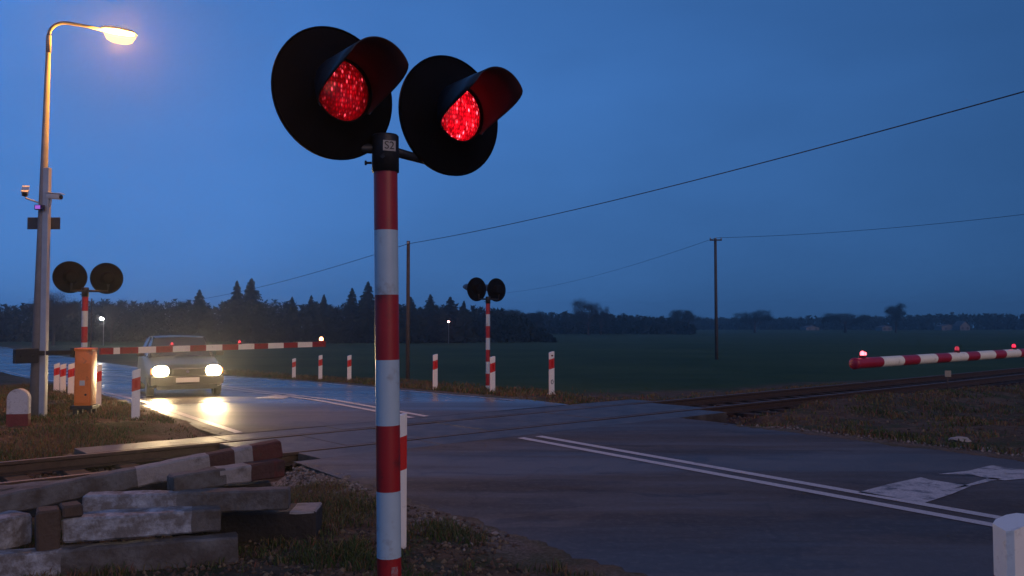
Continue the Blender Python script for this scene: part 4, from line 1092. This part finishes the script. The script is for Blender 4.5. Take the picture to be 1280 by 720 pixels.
for nme, k, x, yt, D, wf, lab in [
        ('bare_tree', 0, 735, 370, 240, 1.0, 'bare rounded tree left one of the pair right of the small signal mast'),
        ('bare_tree', 3, 751, 379, 242, .7, 'lower bare tree, right one of the pair right of the small signal mast'),
        ('round_tree', 1, 853, 385, 300, 1.5, 'small round bush left of the tall power pole'),
        ('round_tree', 2, 943, 385, 320, 2.0, 'broad dark bush right of the tall power pole'),
        ('round_tree', 1, 1056, 389, 330, 2.3, 'low wide bush directly behind the tip of the right boom'),
        ('round_tree', 2, 1119, 376, 330, .95, 'tall narrow dark tree above the right boom'),
        ('bare_tree', 3, 68, 358, 120, 1.0, 'bare tree behind the left discs and the grey lamp pole'),
        ('bare_tree', 0, 140, 370, 140, .9, 'bare tree rising over the wood right of the orange machine'),
        ('round_tree', 1, 640, 384, 200, 1.2, 'dark rounded tree right behind the small distant signal mast'),
        ('round_tree', 2, 668, 386, 210, 1.0, 'dark tree between the last two guide posts on the right, beyond the field')]:
    tr, cr_, sc_ = RND[k]; place_tree(nme, (tr, cr_), x, yt, D, 8, wf, lab, RG, sc=sc_)

def wood(name, label, prof, D0, D1, spacing, rows, seed, m, hvar=.12, tri=170, size=.42):
    """a belt of trees that reads as one mass; prof: (x, y of its top)"""
    rnd = random.Random(seed); V = []; Fc = []
    xs = [p[0] for p in prof]
    for r_ in range(rows):
        D = D0 + (D1 - D0) * r_ / max(1, rows - 1); X = (xs[0] - 640) / F * D; Xe = (xs[-1] - 640) / F * D
        while X < Xe:
            x = X / D * F + 640; yt = np.interp(x, xs, [p[1] for p in prof]); zb = gz(D) - .3; H = (CAMZ + (405 - yt) * D / F - zb) * rnd.uniform(1 - hvar * 1.6, 1 + hvar * .35)
            R0 = H * rnd.uniform(.22, .36); conic = rnd.random() < .35; cx, cy = X, D + rnd.uniform(-1, 1) * spacing
            for _ in range(tri):
                u = rnd.random() ** .8; z = zb + H * u
                rad = R0 * ((1 - u) * 1.1 + .03 if conic else math.sqrt(max(0, 1 - (u * 1.25 - .25) ** 2)) * .95 + .05) * math.sqrt(rnd.random()) * (1.15 if rnd.random() < .2 else 1)
                a = rnd.uniform(0, 6.283); c = Vector((cx + math.cos(a) * rad, cy + math.sin(a) * rad, z)); s_ = size * rnd.uniform(.5, 1.4)
                v1 = Vector((rnd.uniform(-1, 1), rnd.uniform(-1, 1), rnd.uniform(-1, 1))) * s_; v2 = Vector((rnd.uniform(-1, 1), rnd.uniform(-1, 1), rnd.uniform(-1, 1))) * s_
                i0 = len(V); V += [tuple(c), tuple(c + v1), tuple(c + v2)]; Fc.append((i0, i0 + 1, i0 + 2))
            X += spacing * rnd.uniform(.6, 1.3)
    me = bpy.data.meshes.new(name); me.from_pydata(V, [], Fc); me.materials.append(m)
    return tag(link(bpy.data.objects.new(name, me)), label, 'wood', kind='stuff')
wood('forest', 'long dark wood closing the view behind the car and the road', [(-330, 392), (-60, 388), (0, 384), (60, 377), (130, 377), (200, 379), (300, 379), (340, 378), (420, 380), (500, 383), (600, 385), (640, 390), (662, 401), (680, 414), (692, 424)], 150, 176, 1.7, 5, 21, M_needle, tri=230, size=.55, hvar=.15)
wood('hedge_line', 'lower dark belt of bushes in the middle distance', [(610, 390), (680, 392), (720, 392), (780, 394), (828, 398), (850, 403), (870, 408)], 262, 280, 1.9, 3, 22, M_bush, tri=150, size=.8, hvar=.07)
wood('far_forest', 'thin bluish wood along the horizon at the right', [(560, 399), (800, 399), (900, 398.5), (1000, 398.5), (1100, 396), (1190, 394), (1290, 394), (1500, 393)], 470, 500, 2.6, 3, 23, M_needle, tri=60, size=1.6, hvar=.05)

# ---------------------------------------------------------------- distant houses and lights
def house(x, D, w_, h_, roof_h, label, long_=6):
    X = (x - 640) / F * D; t = thing('farmhouse', (X, D, gz(D) - .1), label, 'house', 'pale farm buildings on the horizon', rot=(0, 0, R(8)))
    bm = bmesh.new(); box(bm, (w_, long_, h_), (0, 0, h_ / 2))
    a = [bm.verts.new((-w_ / 2, -long_ / 2, h_)), bm.verts.new((w_ / 2, -long_ / 2, h_)), bm.verts.new((0, -long_ / 2, h_ + roof_h))]
    b = [bm.verts.new((-w_ / 2, long_ / 2, h_)), bm.verts.new((w_ / 2, long_ / 2, h_)), bm.verts.new((0, long_ / 2, h_ + roof_h))]
    bm.faces.new(a); bm.faces.new(b[::-1]); obj('wall', bm, mat('pale_render', (.16, .16, .16), .8), t)
    bm = bmesh.new()
    for sgn in (-1, 1):
        ln = math.hypot(w_ / 2 + .3, roof_h); an = math.atan2(roof_h, w_ / 2)
        box(bm, (ln, long_ + .5, .15), (sgn * (w_ / 4), 0, h_ + roof_h / 2 + .12), Matrix.Rotation(sgn * an, 3, 'Y'))
    rf = obj('roof', bm, mat('grey_roof', (.10, .09, .09), .8), t)
    bm = bmesh.new(); box(bm, (.5, .5, 1.0), (w_ * .15, 0, h_ + roof_h)); obj('chimney', bm, M_conc, rf)
    for q in (-.25, .25):
        bm = bmesh.new(); box(bm, (1, .06, 1.1), (w_ * q, -long_ / 2 - .035, h_ * .5)); obj('window', bm, M_glass, t)
    return t
house(1201, 440, 5.5, 2.2, 2.4, 'pale gabled farmhouse on the horizon above the right boom')
house(1182, 445, 9, 2.0, .9, 'long low pale barn left of the gabled farmhouse')
house(1012, 440, 7, 1.4, .9, 'tiny pale shed on the horizon right of the tall power pole')
house(1104, 430, 5, 1.6, .8, 'tiny pale shed beside the tall narrow tree on the horizon')
def far_lamp(x, y, D, m_, label, r=.16):
    X = (x - 640) / F * D; z = CAMZ + (405 - y) * D / F; zb = gz(D)
    t = thing('yard_lamp', (X, D, zb), label, 'yard lamp', 'distant yard lamps before the wood')
    bm = bmesh.new(); tube(bm, [(0, 0, 0), (0, 0, z - zb - .1), (0, -.5, z - zb)], .06, 8); obj('pole', bm, M_galv, t)
    bm = bmesh.new(); lathe(bm, [(0, r), (r * .6, r * .95), (r, r * .5), (r * 1.1, 0)], (0, -.6, z - zb + .02), (0, -.4, -1), 14); obj('lamp_bowl', bm, m_, t)
far_lamp(130, 398, 120, M_farlight, 'distant white yard lamp right of the left signal mast', .24)
far_lamp(561, 402, 140, M_farpink, 'faint pinkish yard lamp left of the small distant signal mast', .16)

# ---------------------------------------------------------------- haze
HAZE = .0011
if HAZE:
    bm = bmesh.new(); box(bm, (1300, 772, 22), (0, 322, 7.2)); hb = obj('haze', bm, [])
    m = bpy.data.materials.new('dusk_haze'); m.use_nodes = True; nt = m.node_tree; nt.nodes.clear()
    out = nt.nodes.new('ShaderNodeOutputMaterial'); v = nt.nodes.new('ShaderNodeVolumePrincipled')
    v.inputs['Color'].default_value = (.85, .88, .92, 1); v.inputs['Density'].default_value = HAZE; v.inputs['Anisotropy'].default_value = .86
    nt.links.new(v.outputs[0], out.inputs['Volume']); hb.data.materials.append(m); hb['kind'] = 'stuff'; hb['label'] = 'thin damp evening haze'
